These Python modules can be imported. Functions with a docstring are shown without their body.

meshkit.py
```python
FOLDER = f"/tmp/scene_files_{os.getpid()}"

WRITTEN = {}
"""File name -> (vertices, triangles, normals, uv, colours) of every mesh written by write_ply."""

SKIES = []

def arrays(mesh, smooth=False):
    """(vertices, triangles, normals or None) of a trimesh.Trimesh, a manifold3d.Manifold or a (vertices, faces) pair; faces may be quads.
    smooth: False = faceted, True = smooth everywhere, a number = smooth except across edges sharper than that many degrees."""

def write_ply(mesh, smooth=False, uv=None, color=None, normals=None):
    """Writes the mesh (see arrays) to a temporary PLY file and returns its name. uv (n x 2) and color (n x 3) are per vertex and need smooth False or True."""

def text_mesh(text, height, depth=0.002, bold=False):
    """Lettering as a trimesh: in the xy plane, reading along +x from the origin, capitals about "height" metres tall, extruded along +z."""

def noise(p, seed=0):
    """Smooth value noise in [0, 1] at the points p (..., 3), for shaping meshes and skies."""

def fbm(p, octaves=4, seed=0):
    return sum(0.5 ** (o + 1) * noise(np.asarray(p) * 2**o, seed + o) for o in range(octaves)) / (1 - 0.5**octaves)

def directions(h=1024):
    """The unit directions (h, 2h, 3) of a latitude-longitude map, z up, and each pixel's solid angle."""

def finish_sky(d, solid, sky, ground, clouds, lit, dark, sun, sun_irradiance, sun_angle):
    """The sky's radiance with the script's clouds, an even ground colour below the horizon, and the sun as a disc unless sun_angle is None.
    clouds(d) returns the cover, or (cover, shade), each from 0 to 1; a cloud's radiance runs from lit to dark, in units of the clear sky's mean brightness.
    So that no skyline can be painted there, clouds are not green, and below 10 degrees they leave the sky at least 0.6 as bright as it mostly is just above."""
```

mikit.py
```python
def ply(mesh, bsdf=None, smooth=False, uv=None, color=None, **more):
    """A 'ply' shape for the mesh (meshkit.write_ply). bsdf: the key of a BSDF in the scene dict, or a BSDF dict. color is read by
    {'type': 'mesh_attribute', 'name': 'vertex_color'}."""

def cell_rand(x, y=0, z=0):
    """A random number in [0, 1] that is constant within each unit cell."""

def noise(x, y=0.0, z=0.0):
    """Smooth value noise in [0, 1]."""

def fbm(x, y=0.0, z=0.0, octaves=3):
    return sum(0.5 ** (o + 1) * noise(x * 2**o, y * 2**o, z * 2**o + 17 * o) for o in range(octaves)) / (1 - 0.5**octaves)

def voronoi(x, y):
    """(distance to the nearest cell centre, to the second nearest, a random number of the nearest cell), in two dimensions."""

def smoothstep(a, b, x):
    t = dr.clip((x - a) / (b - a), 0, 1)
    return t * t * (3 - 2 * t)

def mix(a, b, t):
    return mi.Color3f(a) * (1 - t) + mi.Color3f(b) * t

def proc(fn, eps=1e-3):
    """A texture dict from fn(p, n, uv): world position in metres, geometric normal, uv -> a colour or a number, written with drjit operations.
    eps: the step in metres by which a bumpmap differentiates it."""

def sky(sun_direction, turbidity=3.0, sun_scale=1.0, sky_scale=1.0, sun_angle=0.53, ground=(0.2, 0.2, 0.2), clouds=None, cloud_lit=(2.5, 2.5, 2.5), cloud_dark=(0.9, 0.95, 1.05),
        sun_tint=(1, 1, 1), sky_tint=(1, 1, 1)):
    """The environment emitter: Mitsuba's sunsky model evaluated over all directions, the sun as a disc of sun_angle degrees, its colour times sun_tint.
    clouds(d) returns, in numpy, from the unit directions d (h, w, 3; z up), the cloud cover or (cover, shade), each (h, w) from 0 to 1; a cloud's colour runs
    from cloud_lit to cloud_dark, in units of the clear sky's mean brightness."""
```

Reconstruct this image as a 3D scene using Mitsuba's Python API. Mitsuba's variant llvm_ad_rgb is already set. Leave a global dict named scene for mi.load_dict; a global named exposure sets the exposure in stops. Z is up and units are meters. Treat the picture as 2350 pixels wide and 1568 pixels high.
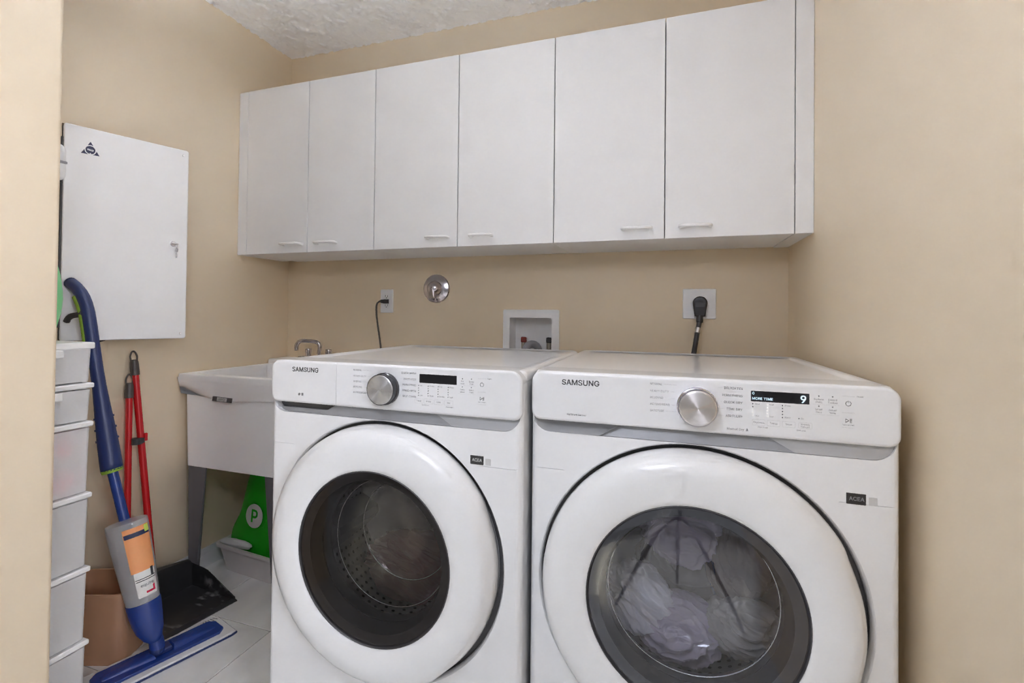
import math, random
import numpy as np
import trimesh, manifold3d
import mitsuba as mi
import drjit as dr
import mikit, meshkit
from shapely.geometry import Polygon, Point, box as sbox
from shapely import affinity
from shapely.ops import unary_union

rng = np.random.default_rng(7)
T = mi.ScalarTransform4f
scene, labels = {}, {}

# ------------------------------------------------------------------ camera, sky, lamps, exposure
CAM = np.array([1.8804, -2.1426, 1.1066])
YAW, PITCH, ROLL, FOCAL = 0.3399, 0.0120, 0.0113, 1145.674
_F = np.array([-math.sin(YAW) * math.cos(PITCH), math.cos(YAW) * math.cos(PITCH), math.sin(PITCH)])
_R = np.array([math.cos(YAW), math.sin(YAW), 0])
_U = np.cross(_R, _F)
_UP = -_R * math.sin(ROLL) + _U * math.cos(ROLL)
scene['camera'] = {'type': 'perspective', 'fov_axis': 'x', 'fov': math.degrees(2 * math.atan(1175 / FOCAL)),
                   'principal_point_offset_x': (1175 - 1119.19) / 2350, 'principal_point_offset_y': (784 - 709.61) / 1568,
                   'near_clip': 0.02, 'far_clip': 100.0,
                   'to_world': T().look_at(origin=CAM.tolist(), target=(CAM + _F).tolist(), up=_UP.tolist())}
scene['sky'] = mikit.sky((-0.45, -0.80, 0.40), turbidity=3.0, sun_scale=0.9, sun_angle=1.5, sun_tint=(.84, 1.0, 1.22), sky_scale=3.4, ground=(0.35, 0.35, 0.33),
                         clouds=lambda d: np.ones(d.shape[:2]), cloud_lit=(1.0, 1.03, 1.08))
UNSEEN_LAMP = (1.58, -2.06, 1.70)          # unseen ceiling lamp, hung low near the camera to light the niche
UNSEEN_LAMP_RADIANCE = (23.8, 25.1, 29.2)
HALL_FILL = (1.4, -2.9, 1.95)  # added fill lamps in the unseen room behind
HALL_FILL_RADIANCE = (6.4, 6.8, 7.7)
SIDE_FILL = (3.45, -2.70, 1.30)        # added fill light shaped as a globe floor lamp, right of the niche
SIDE_FILL_RADIANCE = (49.6, 51.2, 57.9)
UP_FILL = (0.95, -1.55, 1.93)         # added fill light in a bowl pendant, thrown at the ceiling
UP_FILL_RADIANCE = (563.2, 594.0, 695.2)
exposure = -0.24

# ------------------------------------------------------------------ materials
def rgb(*c):
    return {'type': 'rgb', 'value': [float(x) for x in c]}
def srgb(r, g, b):
    f = lambda v: (v / 255 / 12.92) if v <= 10 else ((v / 255 + 0.055) / 1.055) ** 2.4
    return [f(r), f(g), f(b)]
def mat(key, **kw):
    tw = kw.pop('twosided', True)
    d = {'type': 'principled', **{k: (rgb(*v) if isinstance(v, (list, tuple)) else v) for k, v in kw.items()}}
    scene[key] = {'type': 'twosided', 'bsdf': d} if tw else d
    return key

def fn_wall(p, n, uv):
    t = mikit.fbm(p.x * 3.1 + p.y * 2.3, p.z * 3.0, 0.0, 2)
    return mikit.mix(mi.Color3f(0.755, 0.622, 0.445), mi.Color3f(0.78, 0.643, 0.465), t)
def fn_peel(p, n, uv):
    return mikit.noise(p.x * 260, p.y * 260, p.z * 260)
scene['m_wall'] = {'type': 'twosided', 'bsdf': {'type': 'bumpmap', 'arbitrary': mikit.proc(fn_peel, 1e-3), 'scale': 0.00012,
                   'bsdf': {'type': 'principled', 'base_color': mikit.proc(fn_wall), 'roughness': 0.55, 'specular': 0.35}}}
mat('m_ceiling', base_color=(.90, .905, .92), roughness=.30, specular=.7)
def fn_tile(p, n, uv):
    c = mikit.cell_rand(dr.floor((p.x - 0.262) / 0.335), dr.floor((p.y + 0.742) / 0.335), 4)
    t = mikit.fbm(p.x * 9 + c * 31, p.y * 3.2 + c * 17, c * 9, 4)
    v = mikit.smoothstep(0.3, 0.75, t)
    return mikit.mix(mi.Color3f(0.91, 0.91, 0.89), mi.Color3f(0.79, 0.795, 0.78), v)
scene['m_tile'] = {'type': 'twosided', 'bsdf': {'type': 'principled', 'base_color': mikit.proc(fn_tile), 'roughness': 0.32, 'specular': 0.4}}
mat('m_unseen_room', base_color=(.86, .86, .85), roughness=.7)  # unseen room walls, white to bounce light into the niche
mat('m_grout', base_color=(.40, .39, .36), roughness=.9)
mat('m_trim', base_color=(.80, .80, .81), roughness=.35)
mat('m_cabinet', base_color=(.80, .805, .82), roughness=.6, specular=.3)
for _k, _c, _a in (('m_white_gloss', (.82, .825, .835), .035), ('m_white_panel', (.79, .795, .805), .10), ('m_white_door', (.80, .805, .815), .06)):
    scene[_k] = {'type': 'twosided', 'bsdf': {'type': 'roughplastic', 'diffuse_reflectance': rgb(*_c), 'alpha': _a, 'int_ior': 1.5, 'nonlinear': False}}
scene['m_lid'] = {'type': 'twosided', 'bsdf': {'type': 'roughplastic', 'diffuse_reflectance': rgb(.92, .925, .94), 'alpha': .03, 'int_ior': 1.33, 'nonlinear': False}}
mat('m_silver', base_color=(.30, .305, .315), roughness=.45, metallic=.3)
mat('m_silver_light', base_color=(.42, .425, .435), roughness=.4, metallic=.25)
mat('m_dark_recess', base_color=(.05, .05, .052), roughness=.4)
mat('m_dark_plastic', base_color=(.035, .035, .037), roughness=.35)
mat('m_black', base_color=(.012, .012, .013), roughness=.3)
mat('m_black_gloss', base_color=(.008, .008, .009), roughness=.08)
mat('m_black_matte', base_color=(.018, .018, .018), roughness=.6)
mat('m_ink', base_color=(.035, .035, .038), roughness=.5)
mat('m_ink_soft', base_color=(.20, .20, .205), roughness=.5)
mat('m_gasket', base_color=(.17, .17, .175), roughness=.5)
mat('m_plastic_white', base_color=(.90, .90, .90), roughness=.35)
mat('m_sink', base_color=(.93, .93, .94), roughness=.42)
mat('m_leg_grey', base_color=(.085, .083, .09), roughness=.5)
mat('m_enclosure', base_color=(.85, .85, .855), roughness=.4)
mat('m_enclosure_inside', base_color=(.12, .11, .10), roughness=.7)
mat('m_navy', base_color=(.012, .014, .05), roughness=.4)
mat('m_blue', base_color=(.008, .030, .165), roughness=.32, clearcoat=.3)
mat('m_blue_dark', base_color=(.010, .021, .085), roughness=.4)
mat('m_lime', base_color=(.20, .33, .03), roughness=.45)
mat('m_red', base_color=(.46, .008, .010), roughness=.32)
mat('m_brown_grip', base_color=(.045, .036, .03), roughness=.5)
mat('m_bin', base_color=(.42, .225, .125), roughness=.45)
mat('m_green_bag', base_color=(.012, .30, .012), roughness=.38)
mat('m_green_light', base_color=(.22, .72, .30), roughness=.4, specular=.4)
mat('m_tub', base_color=(.66, .62, .60), roughness=.4)
mat('m_orange', base_color=(.86, .34, .13), roughness=.45)
mat('m_label_white', base_color=(.80, .79, .76), roughness=.5)
mat('m_label_grey', base_color=(.58, .58, .58), roughness=.5)
mat('m_label_red', base_color=(.55, .02, .06), roughness=.5)
mat('m_yellow_green', base_color=(.62, .75, .12), roughness=.5)
mat('m_pad', base_color=(.72, .72, .71), roughness=.85)
mat('m_valve_red', base_color=(.16, .018, .012), roughness=.45)
mat('m_brass', base_color=(.50, .46, .40), roughness=.3, metallic=.9)
mat('m_clothes_white', base_color=(.86, .85, .90), roughness=.9)
mat('m_clothes_lilac', base_color=(.58, .51, .60), roughness=.9)
mat('m_clothes_navy', base_color=(.035, .045, .10), roughness=.9)
mat('m_clothes_brown', base_color=(.15, .105, .085), roughness=.9)
mat('m_clothes_beige', base_color=(.46, .42, .38), roughness=.9)
mat('m_clothes_taupe', base_color=(.24, .21, .20), roughness=.9)
mat('m_clothes_maroon', base_color=(.10, .022, .030), roughness=.9)
mat('m_pink', base_color=(.70, .07, .10), roughness=.6)
mat('m_item_grey', base_color=(.30, .30, .32), roughness=.6)
mat('m_drum', base_color=(.35, .35, .36), roughness=.3, metallic=.9)
mat('m_drum_dryer', base_color=(.55, .56, .60), roughness=.4, metallic=.4)
scene['m_chrome'] = {'type': 'twosided', 'bsdf': {'type': 'roughconductor', 'material': 'Cr', 'alpha': 0.05}}
scene['m_nickel'] = {'type': 'twosided', 'bsdf': {'type': 'roughconductor', 'material': 'Al', 'alpha': 0.18, 'specular_reflectance': rgb(.75, .75, .76)}}
scene['m_spun'] = {'type': 'twosided', 'bsdf': {'type': 'roughconductor', 'material': 'Al', 'alpha_u': 0.06, 'alpha_v': 0.34, 'distribution': 'ggx',
                   'specular_reflectance': rgb(.86, .82, .80)}}
scene['m_spun_grey'] = {'type': 'twosided', 'bsdf': {'type': 'roughconductor', 'material': 'Al', 'alpha_u': 0.10, 'alpha_v': 0.36, 'distribution': 'ggx',
                        'specular_reflectance': rgb(.66, .66, .66)}}
scene['m_glass_washer'] = {'type': 'thindielectric', 'int_ior': 1.42, 'specular_transmittance': rgb(.40, .37, .37)}
scene['m_glass_dryer'] = {'type': 'thindielectric', 'int_ior': 1.75, 'specular_transmittance': rgb(.80, .82, .88)}
scene['m_bowl'] = {'type': 'thindielectric', 'int_ior': 1.5, 'specular_transmittance': rgb(.86, .86, .86)}
# milky drawer fronts and the mop's cartridge
scene['m_milky'] = {'type': 'principledthin', 'base_color': rgb(1., 1., 1.), 'roughness': 0.25, 'spec_trans': 0.20, 'diff_trans': 0.55, 'eta': 1.3}
scene['m_cartridge'] = {'type': 'principledthin', 'base_color': rgb(.97, .975, .98), 'roughness': 0.06, 'spec_trans': 0.55, 'diff_trans': 0.6, 'eta': 1.45}

# ------------------------------------------------------------------ helpers
def numbered(key):
    if key not in USED:
        USED.add(key)
        return key
    k = 1
    while f'{key}_{k:03d}' in USED:
        k += 1
    USED.add(f'{key}_{k:03d}')
    return f'{key}_{k:03d}'
USED = set()
def thing(name, label=None, cat=None, group=None, kind=None):
    key = numbered(name)
    d = {}
    if label: d['label'] = label
    if cat: d['category'] = cat
    if group: d['group'] = group
    if kind: d['kind'] = kind
    if d: labels[key] = d
    return key
def part(parent, name, mesh, bsdf, smooth=30, label=None, kind=None, **kw):
    key = numbered(f'{parent}__{name}')
    scene[key] = mikit.ply(mesh, bsdf, smooth=smooth, **kw)
    if label or kind:
        labels[key] = {**({'label': label} if label else {}), **({'kind': kind} if kind else {})}
    return key
def solo(name, mesh, bsdf, label=None, cat=None, group=None, kind=None, smooth=30, **kw):
    key = thing(name, label, cat, group, kind)
    scene[key] = mikit.ply(mesh, bsdf, smooth=smooth, **kw)
    return key
def structure(name, mesh, bsdf, label=None, smooth=False):
    key = thing(name, label, None, None, 'structure')
    scene[key] = mikit.ply(mesh, bsdf, smooth=smooth)
    return key

def mesh_of(m):
    if hasattr(m, 'to_mesh'):
        a = m.to_mesh()
        return trimesh.Trimesh(np.array(a.vert_properties[:, :3], float), np.array(a.tri_verts), process=False)
    return m
def man(m):
    if hasattr(m, 'to_mesh'):
        return m
    m = trimesh.Trimesh(m.vertices, m.faces, process=True)
    m.merge_vertices()
    return manifold3d.Manifold(manifold3d.Mesh(np.asarray(m.vertices, np.float32), np.asarray(m.faces, np.uint32)))
def cut(a, *bs):
    a = man(a)
    for b in bs:
        a = a - man(b)
    return mesh_of(a)
def hull(pts):
    return trimesh.convex.convex_hull(np.asarray(pts, float))
def join(*ms):
    return trimesh.util.concatenate([mesh_of(m) for m in ms])
def bx(x0, x1, y0, y1, z0, z1, b=0.0):
    if b <= 0:
        return trimesh.creation.box(bounds=[[x0, y0, z0], [x1, y1, z1]])
    p = []
    for i in (0, 1):
        for j in (0, 1):
            for k in (0, 1):
                c = np.array([(x0, x1)[i], (y0, y1)[j], (z0, z1)[k]], float)
                s = np.array([1 - 2 * i, 1 - 2 * j, 1 - 2 * k]) * b
                for a in range(3):
                    q = s.copy(); q[a] = 0
                    p.append(c + q)
    return hull(p)
def rrect(x0, x1, y0, y1, r, n=8, corners=None):
    """rounded rectangle as an array of points; corners: radii of bottom-left, bottom-right, top-right, top-left"""
    rs = corners or (r,) * 4
    out = []
    for (cx, cy, a0, rr) in ((x0, y0, 180, rs[0]), (x1, y0, 270, rs[1]), (x1, y1, 0, rs[2]), (x0, y1, 90, rs[3])):
        sx, sy = (1 if cx == x0 else -1), (1 if cy == y0 else -1)
        if rr <= 0:
            out.append((cx, cy)); continue
        for k in range(n + 1):
            a = math.radians(a0 + 90 * k / n)
            out.append((cx + sx * rr + rr * math.cos(a), cy + sy * rr + rr * math.sin(a)))
    return np.array(out)
def slab(pts, h0, h1, b0=0.0, b1=0.0, steps=3):
    """convex outline pts extruded from h0 to h1 with rounded rims b0, b1"""
    poly = Polygon(pts)
    P = []
    def ring(inset, h):
        g = poly.buffer(-inset, join_style=1) if inset > 1e-6 else poly
        P.extend([(x, y, h) for x, y in np.array(g.exterior.coords)[:-1]])
    for b, h, s in ((b0, h0, 1), (b1, h1, -1)):
        if b > 0:
            for k in range(steps + 1):
                a = math.pi / 2 * k / steps
                ring(b * (1 - math.sin(a)), h + s * b * (1 - math.cos(a)))
        else:
            ring(0, h)
    return hull(P)
def prism(poly, h0, h1):
    g = poly if hasattr(poly, 'exterior') or hasattr(poly, 'geoms') else Polygon(poly)
    ms = []
    for q in getattr(g, 'geoms', [g]):
        m = trimesh.creation.extrude_polygon(q, h1 - h0, engine='earcut')
        m.apply_translation([0, 0, h0]); ms.append(m)
    return join(*ms)
def lathe(prof, n=64, uv=False):
    """profile of (r, h) turned about the h axis; closed at r=0"""
    return trimesh.creation.revolve(np.array(prof, float), sections=n)
def sheet(prof, n=64):
    """open lathe surface (quads) with vertices ring by ring"""
    a = np.arange(n) * 2 * np.pi / n
    v = np.array([[r * math.cos(t), r * math.sin(t), h] for r, h in prof for t in a])
    f = []
    for i in range(len(prof) - 1):
        for j in range(n):
            f.append([i * n + j, i * n + (j + 1) % n, (i + 1) * n + (j + 1) % n, (i + 1) * n + j])
    f = np.array(f)
    return trimesh.Trimesh(v, np.vstack([f[:, [0, 1, 2]], f[:, [0, 2, 3]]]), process=False)
def spline(pts, n=40):
    from scipy.interpolate import CubicSpline
    p = np.array(pts, float)
    t = np.r_[0, np.cumsum(np.linalg.norm(np.diff(p, axis=0), axis=1))]
    return CubicSpline(t, p)(np.linspace(0, t[-1], n))
def tube(pts, r, sides=14, flat=None, flat_dir=None):
    """tube along a polyline; r a number or one per point; flat: factor of the second axis"""
    p = np.asarray(pts, float)
    r = np.broadcast_to(np.asarray(r, float), (len(p),))
    t = np.gradient(p, axis=0); t /= np.linalg.norm(t, axis=1, keepdims=True)
    a0 = np.array(flat_dir if flat_dir is not None else ([0, 0, 1.0] if abs(t[0, 2]) < .9 else [1.0, 0, 0]), float)
    A, B = [], []
    for k in range(len(p)):
        a0 = a0 - t[k] * (a0 @ t[k]); a0 /= np.linalg.norm(a0)
        A.append(a0); B.append(np.cross(t[k], a0))
    A, B = np.array(A), np.array(B)
    ang = np.arange(sides) * 2 * np.pi / sides
    fb = 1.0 if flat is None else flat
    v = p[:, None] + r[:, None, None] * (np.cos(ang)[None, :, None] * A[:, None] + fb * np.sin(ang)[None, :, None] * B[:, None])
    v = v.reshape(-1, 3)
    f = []
    for i in range(len(p) - 1):
        for j in range(sides):
            a, b, c, d = i * sides + j, i * sides + (j + 1) % sides, (i + 1) * sides + (j + 1) % sides, (i + 1) * sides + j
            f += [[a, b, c], [a, c, d]]
    v = np.vstack([v, p[0], p[-1]])
    n0, n1, o = len(v) - 2, len(v) - 1, (len(p) - 1) * sides
    for j in range(sides):
        f += [[n0, (j + 1) % sides, j], [n1, o + j, o + (j + 1) % sides]]
    return trimesh.Trimesh(v, np.array(f), process=False)
def rod(a, b, r, sides=16):
    return tube([a, b], r, sides)
def place(m, M):
    m = m.copy(); m.apply_transform(M); return m
def basis(o, x, y, z):
    M = np.eye(4); M[:3, 0], M[:3, 1], M[:3, 2], M[:3, 3] = x, y, z, o
    return M
def front(x0, y0, z0=0.0):
    """(u right, v up, w out of the face) -> a face looking towards -y at y0"""
    return basis((x0, y0, z0), (1, 0, 0), (0, 0, 1), (0, -1, 0))
def text(s, height, width=None, depth=0.0004, bold=False, center=False):
    m = meshkit.text_mesh(s, height, depth, bold)
    b = m.bounds
    m.apply_translation([-b[0][0], 0, 0])
    if width:
        m.apply_scale([1, 1, 1]); m.vertices[:, 0] *= width / (b[1][0] - b[0][0])
    if center:
        m.apply_translation([-(m.bounds[1][0]) / 2, 0, 0])
    return m
def at_uv(m, u, v, w=0.0):
    m = m.copy(); m.apply_translation([u, v, w]); return m

# ------------------------------------------------------------------ the room
RW, RH, YR, XP = 2.3193, 2.4601, -6.0, 0.535      # right wall, ceiling height, rear wall, face of the entry partition
YN, RX0, RX1 = -1.78, -2.4, 4.8                   # where the niche opens to an unseen room shaped for light; its side walls
BOX = (1.2307, 1.4206, 0.905, 1.0965)             # opening of the washing machine supply box in the back wall
structure('wall_back', cut(bx(-0.14, RW + .14, 0, .14, -.06, RH + .1), bx(BOX[0] - .004, BOX[1] + .004, -.05, .10, BOX[2] - .004, BOX[3] + .004)), 'm_wall', 'beige painted back wall behind the machines')
ENC = (-1.062, -0.692, 1.008, 1.724)
structure('wall_left', cut(bx(-.14, 0, YN, 0, -.06, RH + .1), bx(-.10, .05, ENC[0] - .003, ENC[1] + .003, ENC[2] - .003, ENC[3] + .003)), 'm_wall', 'beige painted left wall')
structure('wall_right', bx(RW, RW + .14, YN, 0, -.06, RH + .1), 'm_wall', 'beige painted right wall beside the dryer')
_pp = slab(rrect(.42, XP, YN, -1.369, 0, corners=(0, .012, .012, .012), n=5), 0.0, RH)
structure('wall_entry', _pp, 'm_wall', 'beige wall corner in the left foreground', smooth=40)
structure('unseen_wall_front_left', bx(RX0, .42, YN, YN + .115, 0, RH), 'm_unseen_room', 'unseen white wall of the room behind, to the left of the niche')
structure('unseen_wall_front_right', bx(RW, RX1, YN - .115, YN, 0, RH), 'm_unseen_room', 'unseen white wall of the room behind, to the right of the niche')
structure('unseen_wall_room_left', bx(RX0 - .14, RX0, YR, YN + .115, 0, RH), 'm_unseen_room', 'unseen white left wall of the room behind the camera')
mat('m_unseen_room_dark', base_color=(.16, .12, .10), roughness=.6)  # unseen wall kept dark so the door glass reflects less light
structure('unseen_wall_room_right', bx(RX1, RX1 + .14, YR, YN, 0, RH), 'm_unseen_room_dark', 'unseen dark brown right wall behind the camera, darkening the reflections in the door glass')
# knocked-down plaster over the niche: flattened blobs a few millimetres thick
_gx, _gy = np.meshgrid(np.arange(-.02, RW + .03, .0045), np.arange(-.95, .02, .0045), indexing='ij')
_q = np.stack([_gx, _gy, 0 * _gx], -1)
_w = .10 * (meshkit.fbm(_q * 30, 2, 5)[..., None] - .5) * np.array([.1, .1, 0])
_h = np.clip((meshkit.fbm((_q + _w) * np.array([58, 58, 1]), 3, 11) - .46) / .12, 0, 1)
_h = .0068 * _h * _h * (3 - 2 * _h) * (.45 + .55 * meshkit.noise(_q * 24, 3))
_n = _gx.shape[1]
_i, _j = np.meshgrid(np.arange(_gx.shape[0] - 1), np.arange(_n - 1), indexing='ij')
_a = (_i * _n + _j).ravel()
_pl = trimesh.Trimesh(np.stack([_gx, _gy, RH - .0005 - _h], -1).reshape(-1, 3), np.vstack([np.stack([_a, _a + 1, _a + _n + 1], 1), np.stack([_a, _a + _n + 1, _a + _n], 1)]), process=False)
structure('ceiling', join(bx(RX0 - .14, RX1 + .14, YR - .14, .14, RH, RH + .1), _pl), 'm_ceiling', 'white ceiling with knockdown texture', 50)
fl = structure('floor', bx(RX0 - .14, RX1 + .14, YR - 1.5, .14, -.08, -.003), 'm_grout', 'light grey tiled floor')
TS, G = .335, .0022
_tile = slab(rrect(-TS / 2 + G, TS / 2 - G, -TS / 2 + G, TS / 2 - G, .003, 2), -.012, 0.0, 0, .0015, 2)
_tp = mikit.ply(_tile, 'm_tile', smooth=False)
for i in range(-6, 13):
    for j in range(-15, 3):
        cx, cy = .262 + TS * (i + .5), -.742 + TS * (j + .5)
        x0, x1, y0, y1 = cx - TS / 2, cx + TS / 2, cy - TS / 2, cy + TS / 2
        inside = y1 < YN
        if y0 < YR or y0 > -.02 or (not inside and (x1 < .02 or x0 > RW - .02)) or abs(i - 3) > 6:
            continue
        key = numbered('floor__tile')
        if not inside and (x0 < 0 or x1 > RW or y1 > 0):
            m = slab(rrect(max(x0, 0) + G, min(x1, RW) - G, y0 + G, min(y1, 0) - G, .003, 2), -.012, 0.0, 0, .0015, 2)
            scene[key] = mikit.ply(m, 'm_tile')
        else:
            scene[key] = {**_tp, 'to_world': T().translate([cx, cy, 0])}
def baseboard(name, a, b, nrm, lab):
    """moulded skirting from a to b, standing off the wall along nrm"""
    a, b, nrm = np.array(a, float), np.array(b, float), np.array(nrm, float)
    prof = [(0, 0), (.013, 0), (.013, .055), (.010, .066), (.006, .074), (.003, .08), (0, .08)]
    pts = [np.r_[p + nrm * d, h] for p in (a, b) for d, h in prof]
    structure(name, hull(pts), 'm_trim', lab)
baseboard('baseboard_left', (0, -1.64), (0, -.014), (1, 0), 'white baseboard along the left wall')
baseboard('baseboard_back', (0.0, 0), (RW, 0), (0, -1), 'white baseboard along the back wall')
baseboard('baseboard_right', (RW, YN), (RW, -.014), (-1, 0), 'white baseboard along the right wall')
# unseen rear of the room: wide openings placed to let daylight in
WINS = [(-1.9, .9), (1.35, 4.3)]
structure('unseen_wall_rear', cut(bx(RX0 - .14, RX1 + .14, YR - .14, YR, -.06, RH + .1), *[bx(a, b, YR - .3, YR + .2, .04, 2.2) for a, b in WINS]), 'm_unseen_room', 'unseen white rear wall behind the camera')
for n_, (a, b) in enumerate(WINS):
    w_ = thing(f'window_{n_ + 1}', 'white frame of the %s wide unseen opening in the rear wall, placed to let daylight in' % ('left' if n_ == 0 else 'right'), None, None, 'structure')
    part(w_, 'frame', join(bx(a, a + .06, YR - .14, YR + .01, .04, 2.2), bx(b - .06, b, YR - .14, YR + .01, .04, 2.2), bx(a, b, YR - .14, YR + .01, 2.14, 2.2), bx(a, b, YR - .14, YR + .01, .04, .09)), 'm_trim', False)
    part(w_, 'mullion', bx((a + b) / 2 - .035, (a + b) / 2 + .035, YR - .10, YR - .04, .09, 2.14), 'm_trim', False)

def unseen_ceiling_lamp(c, radiance, r, lab):  # lamps out of view that light the niche
    t = thing('unseen_ceiling_lamp', lab, 'lamp')
    M = basis(c, (1, 0, 0), (0, 1, 0), (0, 0, 1))
    part(t, 'base_plate', place(lathe([(0, .10), (r * .55, .10), (r * .6, RH - c[2]), (0, RH - c[2])], 48), M), 'm_nickel')
    dome = lathe([(0, -r * .80)] + [(r * math.sin(q), -r * .80 * math.cos(q)) for q in np.linspace(.15, 2.55, 14)] + [(r * .5, .101), (0, .101)], 48)
    k = part(t, 'glass_shade', place(dome, M), 'm_label_white')
    scene[k]['emitter'] = {'type': 'area', 'radiance': rgb(*radiance)}
unseen_ceiling_lamp(UNSEEN_LAMP, UNSEEN_LAMP_RADIANCE, .17, 'unseen round ceiling lamp hung low near the camera, placed to light the machines and cabinets')
for _k, (_x, _y) in enumerate(((-1.0, -3.6), (2.15, -4.1))):
    unseen_ceiling_lamp((_x, _y, HALL_FILL[2]), HALL_FILL_RADIANCE, .17, 'added round fill lamp in the room behind the camera, the %s one' % ('left', 'right')[_k])

FLT = thing('added_floor_lamp', 'added fill light shaped as a tall globe floor lamp, behind the camera to the right', 'lamp')
FM = basis(SIDE_FILL, (1, 0, 0), (0, 1, 0), (0, 0, 1))
part(FLT, 'base', place(lathe([(0, 0), (.16, 0), (.16, .02), (.03, .03), (0, .03)], 40), basis((SIDE_FILL[0], SIDE_FILL[1], .001), (1, 0, 0), (0, 1, 0), (0, 0, 1))), 'm_nickel', 40)
part(FLT, 'pole', rod((SIDE_FILL[0], SIDE_FILL[1], .03), (SIDE_FILL[0], SIDE_FILL[1], SIDE_FILL[2] - .235), .014), 'm_nickel', 40)
_k = part(FLT, 'globe', place(lathe([(0, -.24)] + [(.24 * math.sin(q), -.24 * math.cos(q)) for q in np.linspace(.15, 3.0, 16)] + [(0, .24)], 48), FM), 'm_label_white')
scene[_k]['emitter'] = {'type': 'area', 'radiance': rgb(*SIDE_FILL_RADIANCE)}
UPT = thing('added_pendant_lamp', 'added fill light shaped as a bowl pendant, out of view, brightening the ceiling', 'lamp')
UM = basis(UP_FILL, (1, 0, 0), (0, 1, 0), (0, 0, 1))
part(UPT, 'bowl', place(lathe([(0, -.10), (.08, -.09), (.15, -.055), (.195, .03), (.191, .03), (.146, -.05), (.078, -.084), (0, -.094)], 48), UM), 'm_plastic_white', 40)
part(UPT, 'stem', rod((UP_FILL[0], UP_FILL[1], UP_FILL[2] - .09), (UP_FILL[0], UP_FILL[1], RH - .002), .008), 'm_nickel', 40)
part(UPT, 'canopy', place(lathe([(0, 0), (.05, .01), (.06, .03), (0, .03)], 32), basis((UP_FILL[0], UP_FILL[1], RH - .0305), (1, 0, 0), (0, 1, 0), (0, 0, 1))), 'm_nickel', 40)
_k = part(UPT, 'bulb_disc', place(lathe([(.012, -.05), (.12, -.05), (.12, -.044), (.012, -.044), (.012, -.05)], 40), UM), 'm_label_white', False)
scene[_k]['emitter'] = {'type': 'area', 'radiance': rgb(*UP_FILL_RADIANCE)}

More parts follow.
